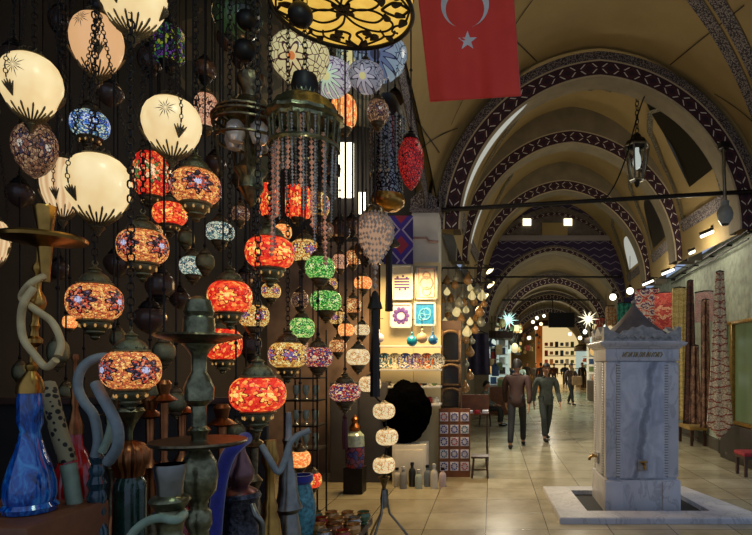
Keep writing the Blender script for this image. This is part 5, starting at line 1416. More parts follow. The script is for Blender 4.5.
WF = plain('white flag print', (216, 206, 200), .7, 0, .05)
for nm, pts in (('crescent', None), ('star', None)):
    for off in (-.005, .005):
        m = MB(); vs = []; fs = []
        if nm == 'crescent':
            n = 40; ro, ri, cy, iy = 24, 19.2, 4.5, 9.5
            a0 = math.radians(-50); 
            for i in range(n + 1):
                a = lerp(math.radians(-57), math.radians(237), i / n)
                ai = lerp(math.radians(-71), math.radians(251), i / n)
                vs += [on_flag(465 + ro * math.cos(a), cy - ro * math.sin(a), off), on_flag(465 + ri * math.cos(ai), iy - ri * math.sin(ai) - .0, off)]
            for i in range(n): fs.append((2 * i, 2 * i + 1, 2 * i + 3, 2 * i + 2))
        else:
            vs = [on_flag(467.5, 41, off)]
            for i in range(10):
                r = 10 if i % 2 == 0 else 4; a = PI / 2 + 2 * PI * i / 10; vs.append(on_flag(467.5 + r * math.cos(a), 41 - r * math.sin(a), off))
            for i in range(10): fs.append((0, 1 + i, 1 + (i + 1) % 10))
        m.add(vs, fs); m.build(nm, WF, t, label='white %s on the red cloth' % nm)
a = P(415, -30, D) - o; b = P(512, -30, D) - o
MB().tube([a + Vector((-.08, 0, .01)), b + Vector((.08, 0, .01))], .012, 8).build('pole', WOODMID, t)
for q in (.1, .9):
    e = a.lerp(b, q); MB().tube([e, e + Vector((0, 0, vault(math.acos(max(-1, min(1, (o.x + e.x - 1.7) / 2.7))), D).z - o.z - e.z - .02))], .004, 5).build('cord', BLACKIRON, t)

# ================================================================== FOUNTAIN
def marble():
    t = T('grey white marble'); co = t.coord()
    n1 = t.noise(t.coord('Object', (1.6, 1.6, .7)), 2.2, 6, .6, 1.2); vein = t.ma('ABSOLUTE', t.ma('SUBTRACT', n1, .52))
    big = t.noise(co, 1.4, 3)
    c = t.ramp(big, [(.3, sl((176, 178, 186))), (.7, sl((212, 212, 216)))])
    c = t.mix(t.ramp(vein, [(0, (.35, .35, .35, 1)), (.04, (0, 0, 0, 1))]), c, sl((84, 88, 98)))
    t.setp(base=c, rough=.32); return t.m
MARB = marble()
def panel_marble():
    t = T('veined marble slab'); co = t.coord(); x, y, z = t.xyz(co)
    n1 = t.noise(co, 4.5, 6, .6); 
    d = t.ma('ABSOLUTE', t.ma('ADD', t.ma('MULTIPLY_ADD', z, -.17, t.ma('MULTIPLY', n1, .22)), t.ma('ADD', x, .035)))
    v = t.ramp(d, [(0, (.65, .65, .65, 1)), (.03, (.45, .45, .45, 1)), (.05, (0, 0, 0, 1)), (.08, (.15, .15, .15, 1)), (.12, (0, 0, 0, 1))])
    n2 = t.noise(t.coord('Object', (2, 2, 1)), 3, 5, .6, 1); c = t.ramp(n2, [(.35, sl((164, 170, 186))), (.65, sl((204, 208, 218)))])
    t.setp(base=t.mix(v, c, sl((70, 78, 92))), rough=.3); return t.m
VEIN = panel_marble()
AGED = plain('weathered marble carving', (150, 150, 148), .55, 0, .35, 18, .3)
ROOFM = plain('dark weathered stone roof', (92, 86, 88), .6, 0, .3, 6, .2)
GOLD = plain('aged gilding', (148, 122, 62), .4, .7, .4, 40)
FD = 6.243; k = FD / F
fx0 = P(605.5, 0, FD).x; fx1 = P(679, 0, FD).x; fw = fx1 - fx0; dep = .74
t = thing('marble_fountain', 'tall square grey marble fountain with pointed stone roof', 'fountain', ((fx0 + fx1) / 2, FD + dep / 2, 0))
zf = lambda y: CH + (VY - y) * k
hw, hd = fw / 2, dep / 2
MB().bbox((0, 0, zf(480) / 2), (fw + .03, dep + .03, zf(480)), .012).build('plinth', MARB, t)
for sx in (-1, 1): MB().bbox((sx * (hw - .09), -hd - .012, zf(481) / 2), (.2, .05, zf(481)), .01).build('plinth_block', MARB, t)
MB().box((0, 0, (zf(480) + zf(361)) / 2), (fw - .05, dep - .05, zf(361) - zf(480))).build('shaft', MARB, t, smooth=False)
pz0, pz1 = zf(478), zf(362)
MB().bbox((0.01, -hd + .012, (pz0 + pz1) / 2), (fw * .64, .04, pz1 - pz0), .006).build('front_slab', VEIN, t)
MB().bbox((-hw + .012, 0, (pz0 + pz1) / 2), (.04, dep * .5, pz1 - pz0), .006).build('side_slab', VEIN, t)
CH1 = T('chain carved marble'); _x, _y, _z = CH1.xyz(CH1.coord()); _f = CH1.ma('ABSOLUTE', CH1.ma('SUBTRACT', CH1.ma('FRACT', CH1.ma('MULTIPLY', _z, 34)), .5))
CH1.setp(base=CH1.mix(CH1.ma('LESS_THAN', _f, .14), sl((196, 198, 202)), sl((120, 122, 128))), rough=.5); CH1.bump(_f, .8, .02); CH1 = CH1.m
for sx in (-1, 1):
    for sy in (-1, 1): MB().bbox((sx * (hw - .065), sy * (hd - .065), (pz0 + pz1) / 2), (.13, .13, pz1 - pz0), .02).build('corner_pilaster', MARB, t)
    MB().bbox((sx * (hw - .145), -hd + .014, (pz0 + pz1) / 2), (.05, .045, (pz1 - pz0) * .98), .008).build('carved_chain', CH1, t)
for sy in (-.145,): 
    for s2 in (-1, 1): MB().bbox((-hw + .014, s2 * (hd + sy), (pz0 + pz1) / 2), (.045, .05, (pz1 - pz0) * .98), .008).build('carved_chain', CH1, t)
MB().bbox((0, 0, (zf(361) + zf(349)) / 2), (fw + .0, dep + .0, zf(349) - zf(361)), .006).build('frieze', MARB, t)
m = MB(); random.seed(9)
for i in range(22):
    x = -hw * .52 + i * hw * 1.04 / 21; m.tube([(x - .012, -hd - .004, zf(357)), (x + random.uniform(-.01, .012), -hd - .006, zf(354.5)), (x + random.uniform(0, .02), -hd - .004, zf(352))], .005, 5)
m.build('gilded_script', GOLD, t)
prof = [(0, 349), (.02, 348), (.025, 346.5), (.05, 346), (.07, 344), (.075, 342.5), (.05, 342), (.045, 341)]
m = MB(); vs = []; fs = []
for o_, y in prof:
    for sx, sy in ((-1, -1), (1, -1), (1, 1), (-1, 1)): vs.append((sx * (hw + o_), sy * (hd + o_), zf(y)))
for i in range(len(prof) - 1):
    for q in range(4): fs.append((i * 4 + q, i * 4 + (q + 1) % 4, (i + 1) * 4 + (q + 1) % 4, (i + 1) * 4 + q))
fs.append((0, 3, 2, 1)); fs.append(tuple(len(vs) - 4 + q for q in range(4))); m.add(vs, fs); m.build('cornice', MARB, t, smooth=False)
def crest(w):
    pts = [(-w, 0)]; n = 24
    hts = []
    for i in range(n + 1):
        u = -1 + 2 * i / n; e = abs(u)
        hgt = .115 + .055 * math.exp(-(u / .35) ** 2) + .05 * math.exp(-((e - .93) / .10) ** 2) - .03 * math.exp(-((e - .62) / .15) ** 2) + .012 * math.cos(u * 26)
        hts.append((u * w, hgt))
    return [(w, 0)] + list(reversed(hts)) + [(-w, 0)]
cz = zf(341.2)
for q, (w, d_) in enumerate(((hw + .02, hd + .02), (hd - .045, hw + .02), (hw + .02, hd + .02), (hd - .045, hw + .02))):
    m = MB(); poly = crest(w)
    bot = [(x, 0) for x, z in poly]
    vs = []; fs = []
    up = list(reversed(poly[1:-1])); n = len(up)
    for x, z in up: vs += [(x, -d_, 0), (x, -d_, z), (x, -d_ + .06, 0), (x, -d_ + .06, z)]
    for i in range(n - 1):
        a = 4 * i; b = 4 * (i + 1); fs += [(a, b, b + 1, a + 1), (a + 2, a + 3, b + 3, b + 2), (a + 1, b + 1, b + 3, a + 3)]
    fs += [(0, 1, 3, 2), (4 * (n - 1), 4 * (n - 1) + 2, 4 * (n - 1) + 3, 4 * (n - 1) + 1)]
    m.add(vs, fs)
    for s_ in (-1, 1):
        for i in range(3): m.tube([(s_ * w * (.15 + .22 * i), -d_ - .004, .03), (s_ * w * (.22 + .22 * i), -d_ - .01, .06), (s_ * w * (.30 + .22 * i), -d_ - .004, .035)], .010, 6)
    m.ball((0, -d_ - .005, .05), (.03, .02, .025), 10, 6)
    m.build('carved_crest', AGED, t, (0, 0, cz), rot=(0, 0, q * PI / 2))
m = MB(); rp = [(1.0, 0.0), (.90, .05), (.72, .12), (.50, .20), (.30, .29), (.14, .37), (.05, .42), (.035, .45)]
vs = []; fs = []
for s_, z in rp:
    for i in range(16):
        a = 2 * PI * i / 16 + PI / 4; c_ = math.cos(a); s2 = math.sin(a); mx = max(abs(c_), abs(s2)); kk = lerp(1 / mx, 1.1, 1 - s_)
        vs.append((c_ * kk * s_ * hw * .93, s2 * kk * s_ * hd * .93, z))
for i in range(len(rp) - 1):
    for q in range(16): fs.append((i * 16 + q, i * 16 + (q + 1) % 16, (i + 1) * 16 + (q + 1) % 16, (i + 1) * 16 + q))
fs.append(tuple(len(vs) - 16 + q for q in range(16)))
m.add(vs, fs); m.build('roof', ROOFM, t, (0, 0, cz + .02))
MB().lathe([(.03, 0), (.035, .02), (.015, .035), (0, .05)], 10, (0, 0, cz + .46)).build('finial', AGED, t)
def tap(x, y, z, rot, big=1.0):
    tp = MB().bbox((0, -.008, .0), (.11 * big, .02, .13 * big), .008).build('tap_plate', AGED, t, (x, y, z), rot=(0, 0, rot))
    m = MB(); m.tube([(0, -.01, .015), (0, -.07, .02), (0, -.10, .0), (0, -.105, -.03)], .016 * big, 10); m.tube([(-.04, -.06, .045), (.04, -.06, .045)], .010, 8); m.tube([(0, -.06, .02), (0, -.06, .05)], .010, 8)
    m.build('tap', BRASS, tp, label='brass tap')
tap(.0, -hd - .01, zf(465), 0); tap(-hw - .01, .0, zf(463), -PI / 2)
# kerb of the basin
t = thing('basin_kerb', 'low pale marble kerb around the foot of the fountain', 'kerb', (1.7, 6.4, 0))
out = [(.70, 5.78), (2.86, 5.78), (2.50, 7.28), (.66, 7.28)]; inn = [(1.03, 6.06), (2.36, 6.06), (2.27, 7.04), (.99, 7.04)]
m = MB(); vs = []; h = .062
for ring_, zz in ((out, 0), (out, h - .012), ([(x + (.01 if x < 1.5 else -.01), y + (.01 if y < 6.4 else -.01)) for x, y in out], h), (inn, h), (inn, 0)):
    vs += [(x - 1.7, y - 6.4, zz) for x, y in ring_]
fs = []
for i in range(4):
    for q in range(4): fs.append((i * 4 + q, i * 4 + (q + 1) % 4, (i + 1) * 4 + (q + 1) % 4, (i + 1) * 4 + q))
m.add(vs, fs); m.build('kerb', MARB, t, smooth=False)
m = MB(); m.prism([(x - 1.7, y - 6.4) for x, y in inn], .002, .010); m.build('drain_floor', plain('black drain', (14, 14, 14), .8), t, smooth=False)

# ================================================================== RIGHT WALL
def kilim(name, base, cols, sx, sz, seed=0, line=(60, 30, 24)):
    t = T(name); x, y, z = t.xyz(t.coord())
    u = t.ma('ADD', t.ma('MULTIPLY', y, sx), 0); v = t.ma('MULTIPLY', z, sz)
    fu = t.ma('ABSOLUTE', t.ma('SUBTRACT', t.ma('FRACT', u), .5)); fv = t.ma('ABSOLUTE', t.ma('SUBTRACT', t.ma('FRACT', v), .5))
    d = t.ma('ADD', fu, fv)
    vn = t.vor(t.coord(), 14, 'F1', 'Color'); r = t.xyz(vn)[0]
    c = t.ramp(t.ma('FRACT', t.ma('MULTIPLY_ADD', d, 2.0, t.ma('MULTIPLY', r, .35))), [(i / len(cols), sl(q)) for i, q in enumerate(cols)], 'CONSTANT')
    k2 = t.ma('LESS_THAN', t.vor(t.coord(), 22, 'DISTANCE_TO_EDGE', 'Distance'), .07)
    c = t.mix(t.ma('MULTIPLY', k2, .6), c, sl(base))
    t.setp(base=c, rough=.9); return t.m
def hang_rug(x0, x1, ytop, ybot, D, label, mat, top_w=1.0, point=0.0, folds=2, amp=.03, slant=.5):
    """rug hung in front of the right wall, turned towards the hall; from x0 to x1 at depth D"""
    z1 = CH + (VY - ytop) * D / F; z0 = max(.06, CH + (VY - ybot) * D / F)
    c = P((x0 + x1) / 2, 0, D); hw_ = (x1 - x0) / 2 * D / F
    t = thing('hanging_rug', label, 'rug', (c.x, D, z0))
    def fn(u, v):
        s_ = (u - .5) * 2; w = lerp(1.0, top_w, v ** .8)
        z = lerp(0.0, z1 - z0, v) + (point * abs(s_) * (1 - v) if point else 0)
        return (s_ * hw_ * w, -s_ * hw_ * slant * w + amp * math.sin(s_ * PI * folds + v) * (.5 + .5 * v), z)
    m = MB(); m.grid(fn, 36, 30); o = m.build('cloth', mat, t); thicken(o, .012)
    w = hw_ * top_w
    MB().tube([(-w, w * slant, z1 - z0), (0, 0, z1 - z0 + .02), (w, -w * slant, z1 - z0)], .014, 8).build('hanging_bar', BLACKIRON, t)
    return t
K1 = kilim('cream red kilim', (90, 40, 34), [(206, 196, 172), (196, 184, 160), (150, 70, 60), (216, 206, 184), (206, 196, 172)], 3.4, 4.2)
K2 = kilim('dark brown rug', (30, 20, 18), [(60, 36, 30), (86, 50, 36), (40, 28, 26), (70, 30, 28)], 3, 3)
K3 = kilim('pale gold rug', (150, 130, 80), [(196, 178, 116), (180, 160, 100), (206, 190, 134)], 2, 4)
K4 = kilim('red rug', (90, 30, 30), [(170, 60, 54), (190, 90, 76), (150, 44, 44), (200, 150, 120)], 1.2, 1.3)
K5 = kilim('pink grey rug', (110, 90, 90), [(160, 124, 120), (150, 130, 126), (170, 136, 130)], 2, 2)
K6 = kilim('white red embroidered cloth', (170, 50, 44), [(220, 214, 200), (206, 80, 60), (226, 220, 206), (60, 60, 110)], 2.4, 2.6)
K7 = kilim('teal cloth', (30, 70, 66), [(40, 130, 110), (60, 150, 130), (30, 100, 90)], 3, 3)
K8 = kilim('cream orange cloth', (180, 110, 60), [(226, 200, 160), (220, 150, 90), (236, 220, 190)], 3, 4)
K9 = kilim('brown striped rug', (60, 40, 34), [(110, 80, 64), (80, 54, 46), (130, 100, 80)], 5, 2)
hang_rug(708, 732, 272, 440, 9.4, 'long cream and red kilim gathered at its top, with a pointed lower end', K1, .30, .26, 2, .015, .3)
hang_rug(701, 710, 300, 428, 10.3, 'narrow brown rug partly behind the long cream and red kilim', K9, .7)
hang_rug(690, 701, 346, 424, 10.6, 'short brown striped rug low behind the pointed kilim', K9, .5)
hang_rug(684, 697, 281, 424, 11.2, 'long dark brown rug gathered at its top behind the fountain', K2, .4, 0, 2, .03)
hang_rug(697, 711, 292, 322, 10.9, 'pink grey rug pinned high on the plaster wall', K5, 1, 0, 2, .005, .9)
hang_rug(673, 685, 288, 420, 12.0, 'pale gold rug hanging straight right of the red one', K3, 1, 0, 3, .02)
hang_rug(656, 674, 293, 345, 13.2, 'red rug with a pale diamond seen over the fountain roof', K4, 1, 0, 2, .02)
hang_rug(636, 657, 289, 350, 14.6, 'white cloth with red embroidery beside the fountain roof peak', K6, 1, 0, 3, .04)
hang_rug(618, 631, 303, 360, 16.6, 'teal cloth hanging left of the fountain roof peak', K7, 1, 0, 3, .03)
hang_rug(606, 619, 306, 362, 19.2, 'cream and orange cloth hanging farthest along the right stalls', K8, 1, 0, 4, .04)
hang_rug(596, 606, 318, 366, 21.4, 'red brown cloth beside the cream star lamp', K4, 1, 0, 4, .04)
# shop showcase with gilded frames at the right edge
D = 9.35; x = XR(9.3) - .06
GILT = plain('gilded frame', (164, 126, 60), .3, .8, .3, 20)
t = thing('shop_showcase', 'lit shop window with two gilded frames at the right edge', 'showcase', (x, 9.25, 0))
SHOWG = T('painted green reflection glass'); SHOWG.setp(base=sl((70, 84, 60)), rough=.12, ec=sl((120, 128, 84)), es=.16); SHOWG = SHOWG.m  # green reflection and shop glow put into the glass colour
for i, (d0, d1) in enumerate([(-.55, .32), (.36, .62)]):
    z0, z1 = .66, 2.35
    m = MB(); w = .06
    for dd in (d0, d1): m.bbox((-.02, dd, (z0 + z1) / 2), (.08, w, z1 - z0), .01)
    for zz in (z0, z1): m.bbox((-.02, (d0 + d1) / 2, zz), (.08, d1 - d0 + w, w), .01)
    fr = m.build('gilded_frame', GILT, t)
    MB().box((.01, (d0 + d1) / 2, (z0 + z1) / 2), (.02, d1 - d0 - .04, z1 - z0 - .04)).build('glass', SHOWG, fr, smooth=False)
MB().bbox((-.02, .03, .31), (.14, 1.34, .62), .01).build('base', plain('dark brown base', (40, 32, 24), .5), t)
MB().bbox((-.03, .76, 1.25), (.10, .12, 2.4), .01).build('side_post', plain('blackened wood', (30, 24, 18), .5), t)
REDV = plain('red cushion', (140, 26, 36), .7, 0, .2, 20)
t = thing('red_stool', 'wooden stool with red cushion at the right picture edge', 'stool', (P(751, 0, 8.3).x, 8.3, 0))
MB().bbox((0, 0, .33), (.36, .36, .06), .02).build('cushion', REDV, t)
MB().bbox((0, 0, .28), (.34, .34, .04), .006).build('seat', WOOD, t)
for sx in (-1, 1):
    for sy in (-1, 1): MB().box((sx * .14, sy * .14, .13), (.04, .04, .26)).build('leg', WOOD, t, smooth=False)
D = 11.6
t = thing('low_bench', 'low wooden bench with yellowish top below the rugs', 'bench', (P(692, 0, D).x, D, 0))
MB().bbox((0, 0, .36), (.36, .8, .08), .015).build('seat', plain('yellow brown cushion', (140, 112, 60), .7), t)
for sx in (-1, 1):
    for sy in (-1, 1): MB().box((sx * .13, sy * .34, .16), (.05, .05, .32)).build('leg', WOOD, t, smooth=False)
MB().box((0, 0, .16), (.03, .66, .03)).build('stretcher', WOOD, t, smooth=False)
wall_strip('baseboard_right', [(8.9, XR(8.9) - .05), (15, XR(15) - .05)], 0, .22, plain('dark stone base', (70, 64, 54), .5), .06)
# ================================================================== FAR STALLS
STALLW = glow('lit stall back panel', (240, 226, 186), .62)  # this and the cool one: stall lamplight put in as panel emission
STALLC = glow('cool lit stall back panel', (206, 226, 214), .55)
GOODS = [plain('goods colour %d' % i, c, .5, 0, .3, 30) for i, c in enumerate([(190, 60, 50), (60, 90, 140), (220, 200, 150), (60, 50, 46), (120, 140, 90), (200, 130, 60), (200, 200, 196)])]
random.seed(21)
def stall(side, D, ln, depth, h, label, panel, goods_label, group, n=24):
    """stall along a side wall: back panel, end boards, shelves, fascia; side -1 left, 1 right"""
    def edge(D_):
        W_ = WL if side < 0 else WR
        for A, Bq in zip(W_, W_[1:]):
            if D_ <= Bq[0]: return lerp(A[1], Bq[1], (D_ - A[0]) / (Bq[0] - A[0]))
        return W_[-1][1]
    x = (max if side < 0 else min)(edge(max(D - ln / 2, 18)), edge(max(D + ln / 2, 18))) - side * .06; _ = 0
    t = thing('market_stall', label, 'stall', (x, D, 0))
    MB().box((-side * .05, 0, h / 2 + .1), (.05, ln, h - .2)).build('back_panel', panel, t, smooth=False)
    MB().box((-side * depth / 2, ln / 2, h / 2), (depth, .05, h)).build('end_panel', panel, t, smooth=False)
    MB().bbox((-side * depth / 2, 0, .45), (depth, ln - .06, .9), .02).build('counter', WOODMID if side < 0 else WOOD, t)
    for z in (1.35, 1.8, 2.2):
        MB().box((-side * .22, 0, z), (.34, ln - .1, .03)).build('shelf', WHITEWALL, t, smooth=False)
    MB().bbox((-side * depth * .6, 0, h + .12), (depth * 1.1, ln, .24), .02).build('fascia', WOOD, t)
    for i in range(10 if D < 25 else 0):
        z = (.95, 1.3, 1.65, 2.0, 2.3)[i % 5]; o = inst('stall_goods', MB().bbox((0, 0, .12), (.22, .16, .24), .02).mesh('stall_goods'), random.choice(GOODS)); o.location = (x - side * (depth * (.3 if i < 5 else .72)), D + ln / 2 - .12, z); tag(o, goods_label, 'goods', group)
        if i < 5: MB().box((-side * depth / 2, ln / 2 - .13, z - .016), (depth - .04, .2, .03)).build('shelf', WHITEWALL, t, smooth=False)
    for i in range(n):
        z = (.9, 1.365, 1.815)[i % 3]; yy = D - ln * .42 + (i // 3) * ln * .84 / max(1, (n - 1) // 3)
        m = MB(); k = random.random()
        if k < .5: m.bbox((0, 0, .12), (.18, .22, .24), .02)
        else: m.lathe([(0, 0), (.09, 0), (.12, .1), (.06, .2), (.08, .26), (0, .26)], 12)
        o = m.build('stall_goods', random.choice(GOODS)); o.location = (x - side * (.22 if z > 1 else depth * .6), yy, z + .001)
        tag(o, goods_label, 'goods', group)
def hung_ware(x0, x1, y0, y1, D0, D1, n, label, group, cols):
    for i in range(n):
        D = lerp(D0, D1, random.random()); x = random.uniform(x0, x1); y = random.uniform(y0, y1); p = P(x, y, D)
        t = thing('hanging_ware', label, 'ware', p, group); m = MB(); k = random.random(); r = random.uniform(.08, .15)
        if k < .4: m.ball((0, 0, 0), (r, r, r * 1.3), 10, 6)
        elif k < .7: m.lathe([(0, -r), (r, -r * .8), (r * .6, r * .5), (r * .2, r), (0, r * 1.1)], 10)
        else: m.bbox((0, 0, 0), (r * 1.6, r * .6, r * 2.2), .02)
        m.build('body', random.choice(cols), t); MB().tube([(0, 0, r), (0, 0, 3.2 - p.z)] if p.z < 3.0 else [(0, 0, r), (0, 0, r + .3)], .008, 5).build('cord', BLACKIRON, t)
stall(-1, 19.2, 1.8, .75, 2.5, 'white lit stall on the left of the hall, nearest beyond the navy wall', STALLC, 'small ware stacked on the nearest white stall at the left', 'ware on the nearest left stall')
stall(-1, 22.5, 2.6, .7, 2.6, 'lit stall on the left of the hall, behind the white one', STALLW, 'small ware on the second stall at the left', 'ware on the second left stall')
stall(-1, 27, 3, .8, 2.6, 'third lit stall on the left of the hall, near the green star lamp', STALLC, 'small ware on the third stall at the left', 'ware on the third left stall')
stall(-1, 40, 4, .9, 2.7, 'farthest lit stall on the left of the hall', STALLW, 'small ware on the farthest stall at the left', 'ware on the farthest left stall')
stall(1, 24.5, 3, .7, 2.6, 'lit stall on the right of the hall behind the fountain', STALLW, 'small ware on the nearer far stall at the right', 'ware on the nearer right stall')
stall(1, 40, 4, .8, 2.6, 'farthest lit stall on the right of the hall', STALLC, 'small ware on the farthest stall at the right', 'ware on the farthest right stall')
LITG = [glow('lit ware %d' % i, c, .7) for i, c in enumerate([(250, 226, 170), (230, 250, 236), (250, 200, 120)])]
hung_ware(496, 520, 322, 352, 20.25, 21.05, 34, 'small ware hanging over the left stalls beneath the green star lamp', 'ware hung over the left stalls', GOODS + LITG)
hung_ware(590, 612, 326, 352, 19, 22.4, 30, 'small ware hanging over the right stalls beneath the cream star lamp', 'ware hung over the right stalls', [GOODS[0], GOODS[5], GOODS[3], GOODS[2]] + LITG)
hung_ware(520, 540, 332, 352, 30, 40, 16, 'small ware hanging left of the end shop', 'ware hung left of the end shop', GOODS + LITG)
hung_ware(488, 500, 330, 372, 18.08, 18.22, 9, 'small ware hanging at the near end of the white left stall', 'ware at the near end of the white stall', GOODS + LITG)
# lit shop at the very end
D = 45.2; k = D / F
a = P(536, 372, D); b = P(580, 326, D)
t = thing('end_shop', 'brightly lit cream shop closing the far end of the hall', 'shop', ((a.x + b.x) / 2, D, 0)); w = b.x - a.x
MB().box((0, .3, b.z / 2), (w, .1, b.z)).build('back_panel', glow('bright end shop wall', (250, 222, 160), .75), t, smooth=False)  # shop lamplight put into the panel as its own glow
for z in (.9, 1.6, 2.3, 3.0): MB().box((.35, .05, z), (w * .8, .4, .06)).build('shelf', WOODMID, t, smooth=False)
MB().bbox((-w / 2 + .25, -.05, b.z / 2), (.5, .35, b.z), .03).build('orange_post', plain('orange brown post', (200, 110, 40), .5, 0, .2, 3, es=.25, ec=sl((200, 110, 40))), t)  # faint emission put in so the post looks lamplit
MB().bbox((0, -.1, b.z + .2), (w, .5, .4), .03).build('fascia', WOOD, t)
for i in range(27):
    o = MB().bbox((0, 0, .26), (.26, .2, .26 + .08 * (i % 3)), .03).build('shop_goods', GOODS[(i * 5) % 7]); o.location = (t.location.x - .95 + (i % 7) * .42, D, (.931, 1.631, 2.331, 3.031)[i // 7] - .05); tag(o, 'parcel on the shelves of the end shop', 'parcel', 'parcels in the end shop')
# strings of round lamps further down the hall
for i, (x, y, D) in enumerate([(533, 322, 30), (537, 318, 30), (541, 324, 30), (536, 328, 30), (544, 316, 33), (520, 331, 26), (529, 338, 28), (500, 346, 23), (498, 330, 22), (580, 338, 26), (585, 332, 25), (594, 335, 23), (603, 342, 21), (606, 327, 20), (515, 345, 26), (570, 334, 30), (598, 348, 22)]):
    p = P(x, y, D); t = thing('hanging_globe_bulb', 'small lit globe bulb hanging far down the hall', 'lamp', p, 'globe bulbs far down the hall')
    MB().ball((0, 0, 0), .095, 12, 8).build('bulb', glow('bulb %d' % i, [(255, 240, 200), (230, 250, 230), (255, 220, 160)][i % 3], 2.5), t)
    MB().tube([(0, 0, .1), (0, 0, 1.2)], .012, 5).build('cord', BLACKIRON, t)

# ================================================================== PEOPLE
def skin_mesh(name, verts, edges, radii, sub=2):
    me = bpy.data.meshes.new(name); me.from_pydata(verts, edges, [])
    o = bpy.data.objects.new(name, me); COL.objects.link(o)
    md = o.modifiers.new('s', 'SKIN'); md.use_smooth_shade = True; md.branch_smoothing = .6
    for i, v in enumerate(me.skin_vertices[0].data):
        r = radii[i]; v.radius = r if isinstance(r, tuple) else (r, r); v.use_root = (i == 0)
    o.modifiers.new('u', 'SUBSURF').levels = sub
    dg = bpy.context.evaluated_depsgraph_get()
    out = bpy.data.meshes.new_from_object(o.evaluated_get(dg)); out.name = name
    bpy.data.objects.remove(o); bpy.data.meshes.remove(me)
    for p in out.polygons: p.use_smooth = True
    return out
class Sk:
    def __init__(s): s.v = []; s.e = []; s.r = []
    def add(s, p, r, par=None):
        s.v.append(tuple(p)); s.r.append(r)
        if par is not None: s.e.append((par, len(s.v) - 1))
        return len(s.v) - 1
    def chain(s, par, pts):
        for p, r in pts: par = s.add(p, r, par)
        return par
def person_meshes(pose):
    """front is -y; 1.72 m tall standing"""
    sit = pose == 'sit'
    H = .48 if sit else .93
    st = {'stand': (.03, -.03), 'walk': (.26, -.24), 'sit': (0, 0)}[pose]
    def legp(sx):
        if sit: return [(sx * .10, -.02, H), (sx * .12, -.26, H + .02), (sx * .13, -.44, H), (sx * .13, -.46, .26), (sx * .13, -.44, .08)]
        d = st[0] if sx > 0 else st[1]; bend = .05 if d > 0 else -.02
        return [(sx * .095, 0, H), (sx * .10, d * .3 - .02, .70), (sx * .10, d * .55 - .03 - (.04 if d < 0 else 0), .49), (sx * .10, d * .85 + bend * .3, .28), (sx * .10, d + bend, .085)]
    sh = H + .47
    def armp(sx):
        if sit: return [(sx * .19, 0, sh - .02), (sx * .24, -.02, sh - .2), (sx * .24, -.06, sh - .30), (sx * .20, -.2, sh - .34), (sx * .15, -.30, sh - .36)]
        d = (-.20 if sx > 0 else .18) if pose == 'walk' else -.04
        return [(sx * .19, 0, sh - .02), (sx * .235, d * .2, sh - .17), (sx * .25, d * .35, sh - .31), (sx * .255, d * .75 - .02, sh - .44), (sx * .25, d - .05, sh - .56)]
    hz = sh + .09; lean = -.05 if sit else -.02
    b = Sk()
    pel = b.add((0, 0, H), (.12, .09)); wa = b.add((0, -.01, H + .16), (.10, .075), pel); ch = b.add((0, 0, H + .32), (.105, .07), wa); nk = b.add((0, 0, sh + .03), (.055, .055), ch)
    n2 = b.add((0, lean * .5, hz), (.052, .055), nk); hd = b.add((0, lean, hz + .09), (.074, .088), n2); h2 = b.add((0, lean, hz + .165), (.078, .092), hd); b.add((0, lean, hz + .215), (.05, .06), h2)
    b.chain(hd, [((0, lean - .085, hz + .085), (.016, .02)), ((0, lean - .112, hz + .075), (.010, .010))])       # nose
    for sx in (-1, 1): b.chain(hd, [((sx * .078, lean + .01, hz + .095), (.012, .02)), ((sx * .09, lean + .015, hz + .10), (.008, .018))])   # ears
    for sx in (-1, 1):
        a = armp(sx); w = b.chain(ch, [(a[0], .042), (a[1], .042), (a[2], .040), (a[3], .036), (a[4], .028)])
        dr = (Vector(a[4]) - Vector(a[3])).normalized(); pl = Vector(a[4]) + dr * .07; pi = b.add(pl, (.020, .036), w)
        sd = Vector((0, -1, 0)) - dr * dr.dot(Vector((0, -1, 0))); sd.normalize(); inn_ = Vector((-sx, 0, 0))
        for q, ln in ((-1.5, .062), (-.5, .072), (.5, .076), (1.5, .070)):
            b0 = pl + dr * .025 + sd * q * .017; b.chain(pi, [(b0, .009), (b0 + dr * ln * .5 + inn_ * .006, .0085), (b0 + dr * ln + inn_ * .022, .007)])
        b.chain(w, [(Vector(a[4]) + dr * .025 + sd * .034, .011), (Vector(a[4]) + dr * .06 + sd * .055 + inn_ * .01, .010), (Vector(a[4]) + dr * .09 + sd * .055 + inn_ * .022, .008)])
    for sx in (-1, 1):
        l = legp(sx); f = b.chain(pel, [(l[0], .085), (l[1], .075), (l[2], .055), (l[3], .05), (l[4], .038)])
        b.chain(f, [((l[4][0], l[4][1] - .05, .045), .035), ((l[4][0], l[4][1] - .14, .03), .028)])
    body = skin_mesh('body', b.v, b.e, b.r, 2)
    j = Sk()
    pel = j.add((0, 0, H - (.02 if sit else .17)), (.20, .165)); hp = j.add((0, 0, H + .02), (.185, .15), pel); wa = j.add((0, -.01, H + .16), (.165, .125), hp); ch = j.add((0, 0, H + .34), (.185, .13), wa); j.chain(ch, [((0, 0, sh), (.11, .095)), ((0, 0, sh + .055), (.075, .075))])
    for sx in (-1, 1):
        a = armp(sx); j.chain(ch, [(a[0], .088), (a[1], .070), (a[2], .060), (a[3], .054), (tuple(Vector(a[4]) - (Vector(a[4]) - Vector(a[3])).normalized() * .02), .046)])
    jacket = skin_mesh('jacket', j.v, j.e, j.r, 2)
    tr = Sk(); pel = tr.add((0, 0, H + .02), (.12, .095))
    for sx in (-1, 1):
        l = legp(sx); tr.chain(pel, [(l[0], .085), (l[1], .086), (l[2], .072), (l[3], .066), ((l[4][0], l[4][1], .10), .058)])
    trou = skin_mesh('trousers', tr.v, tr.e, tr.r, 2)
    sh_ = []
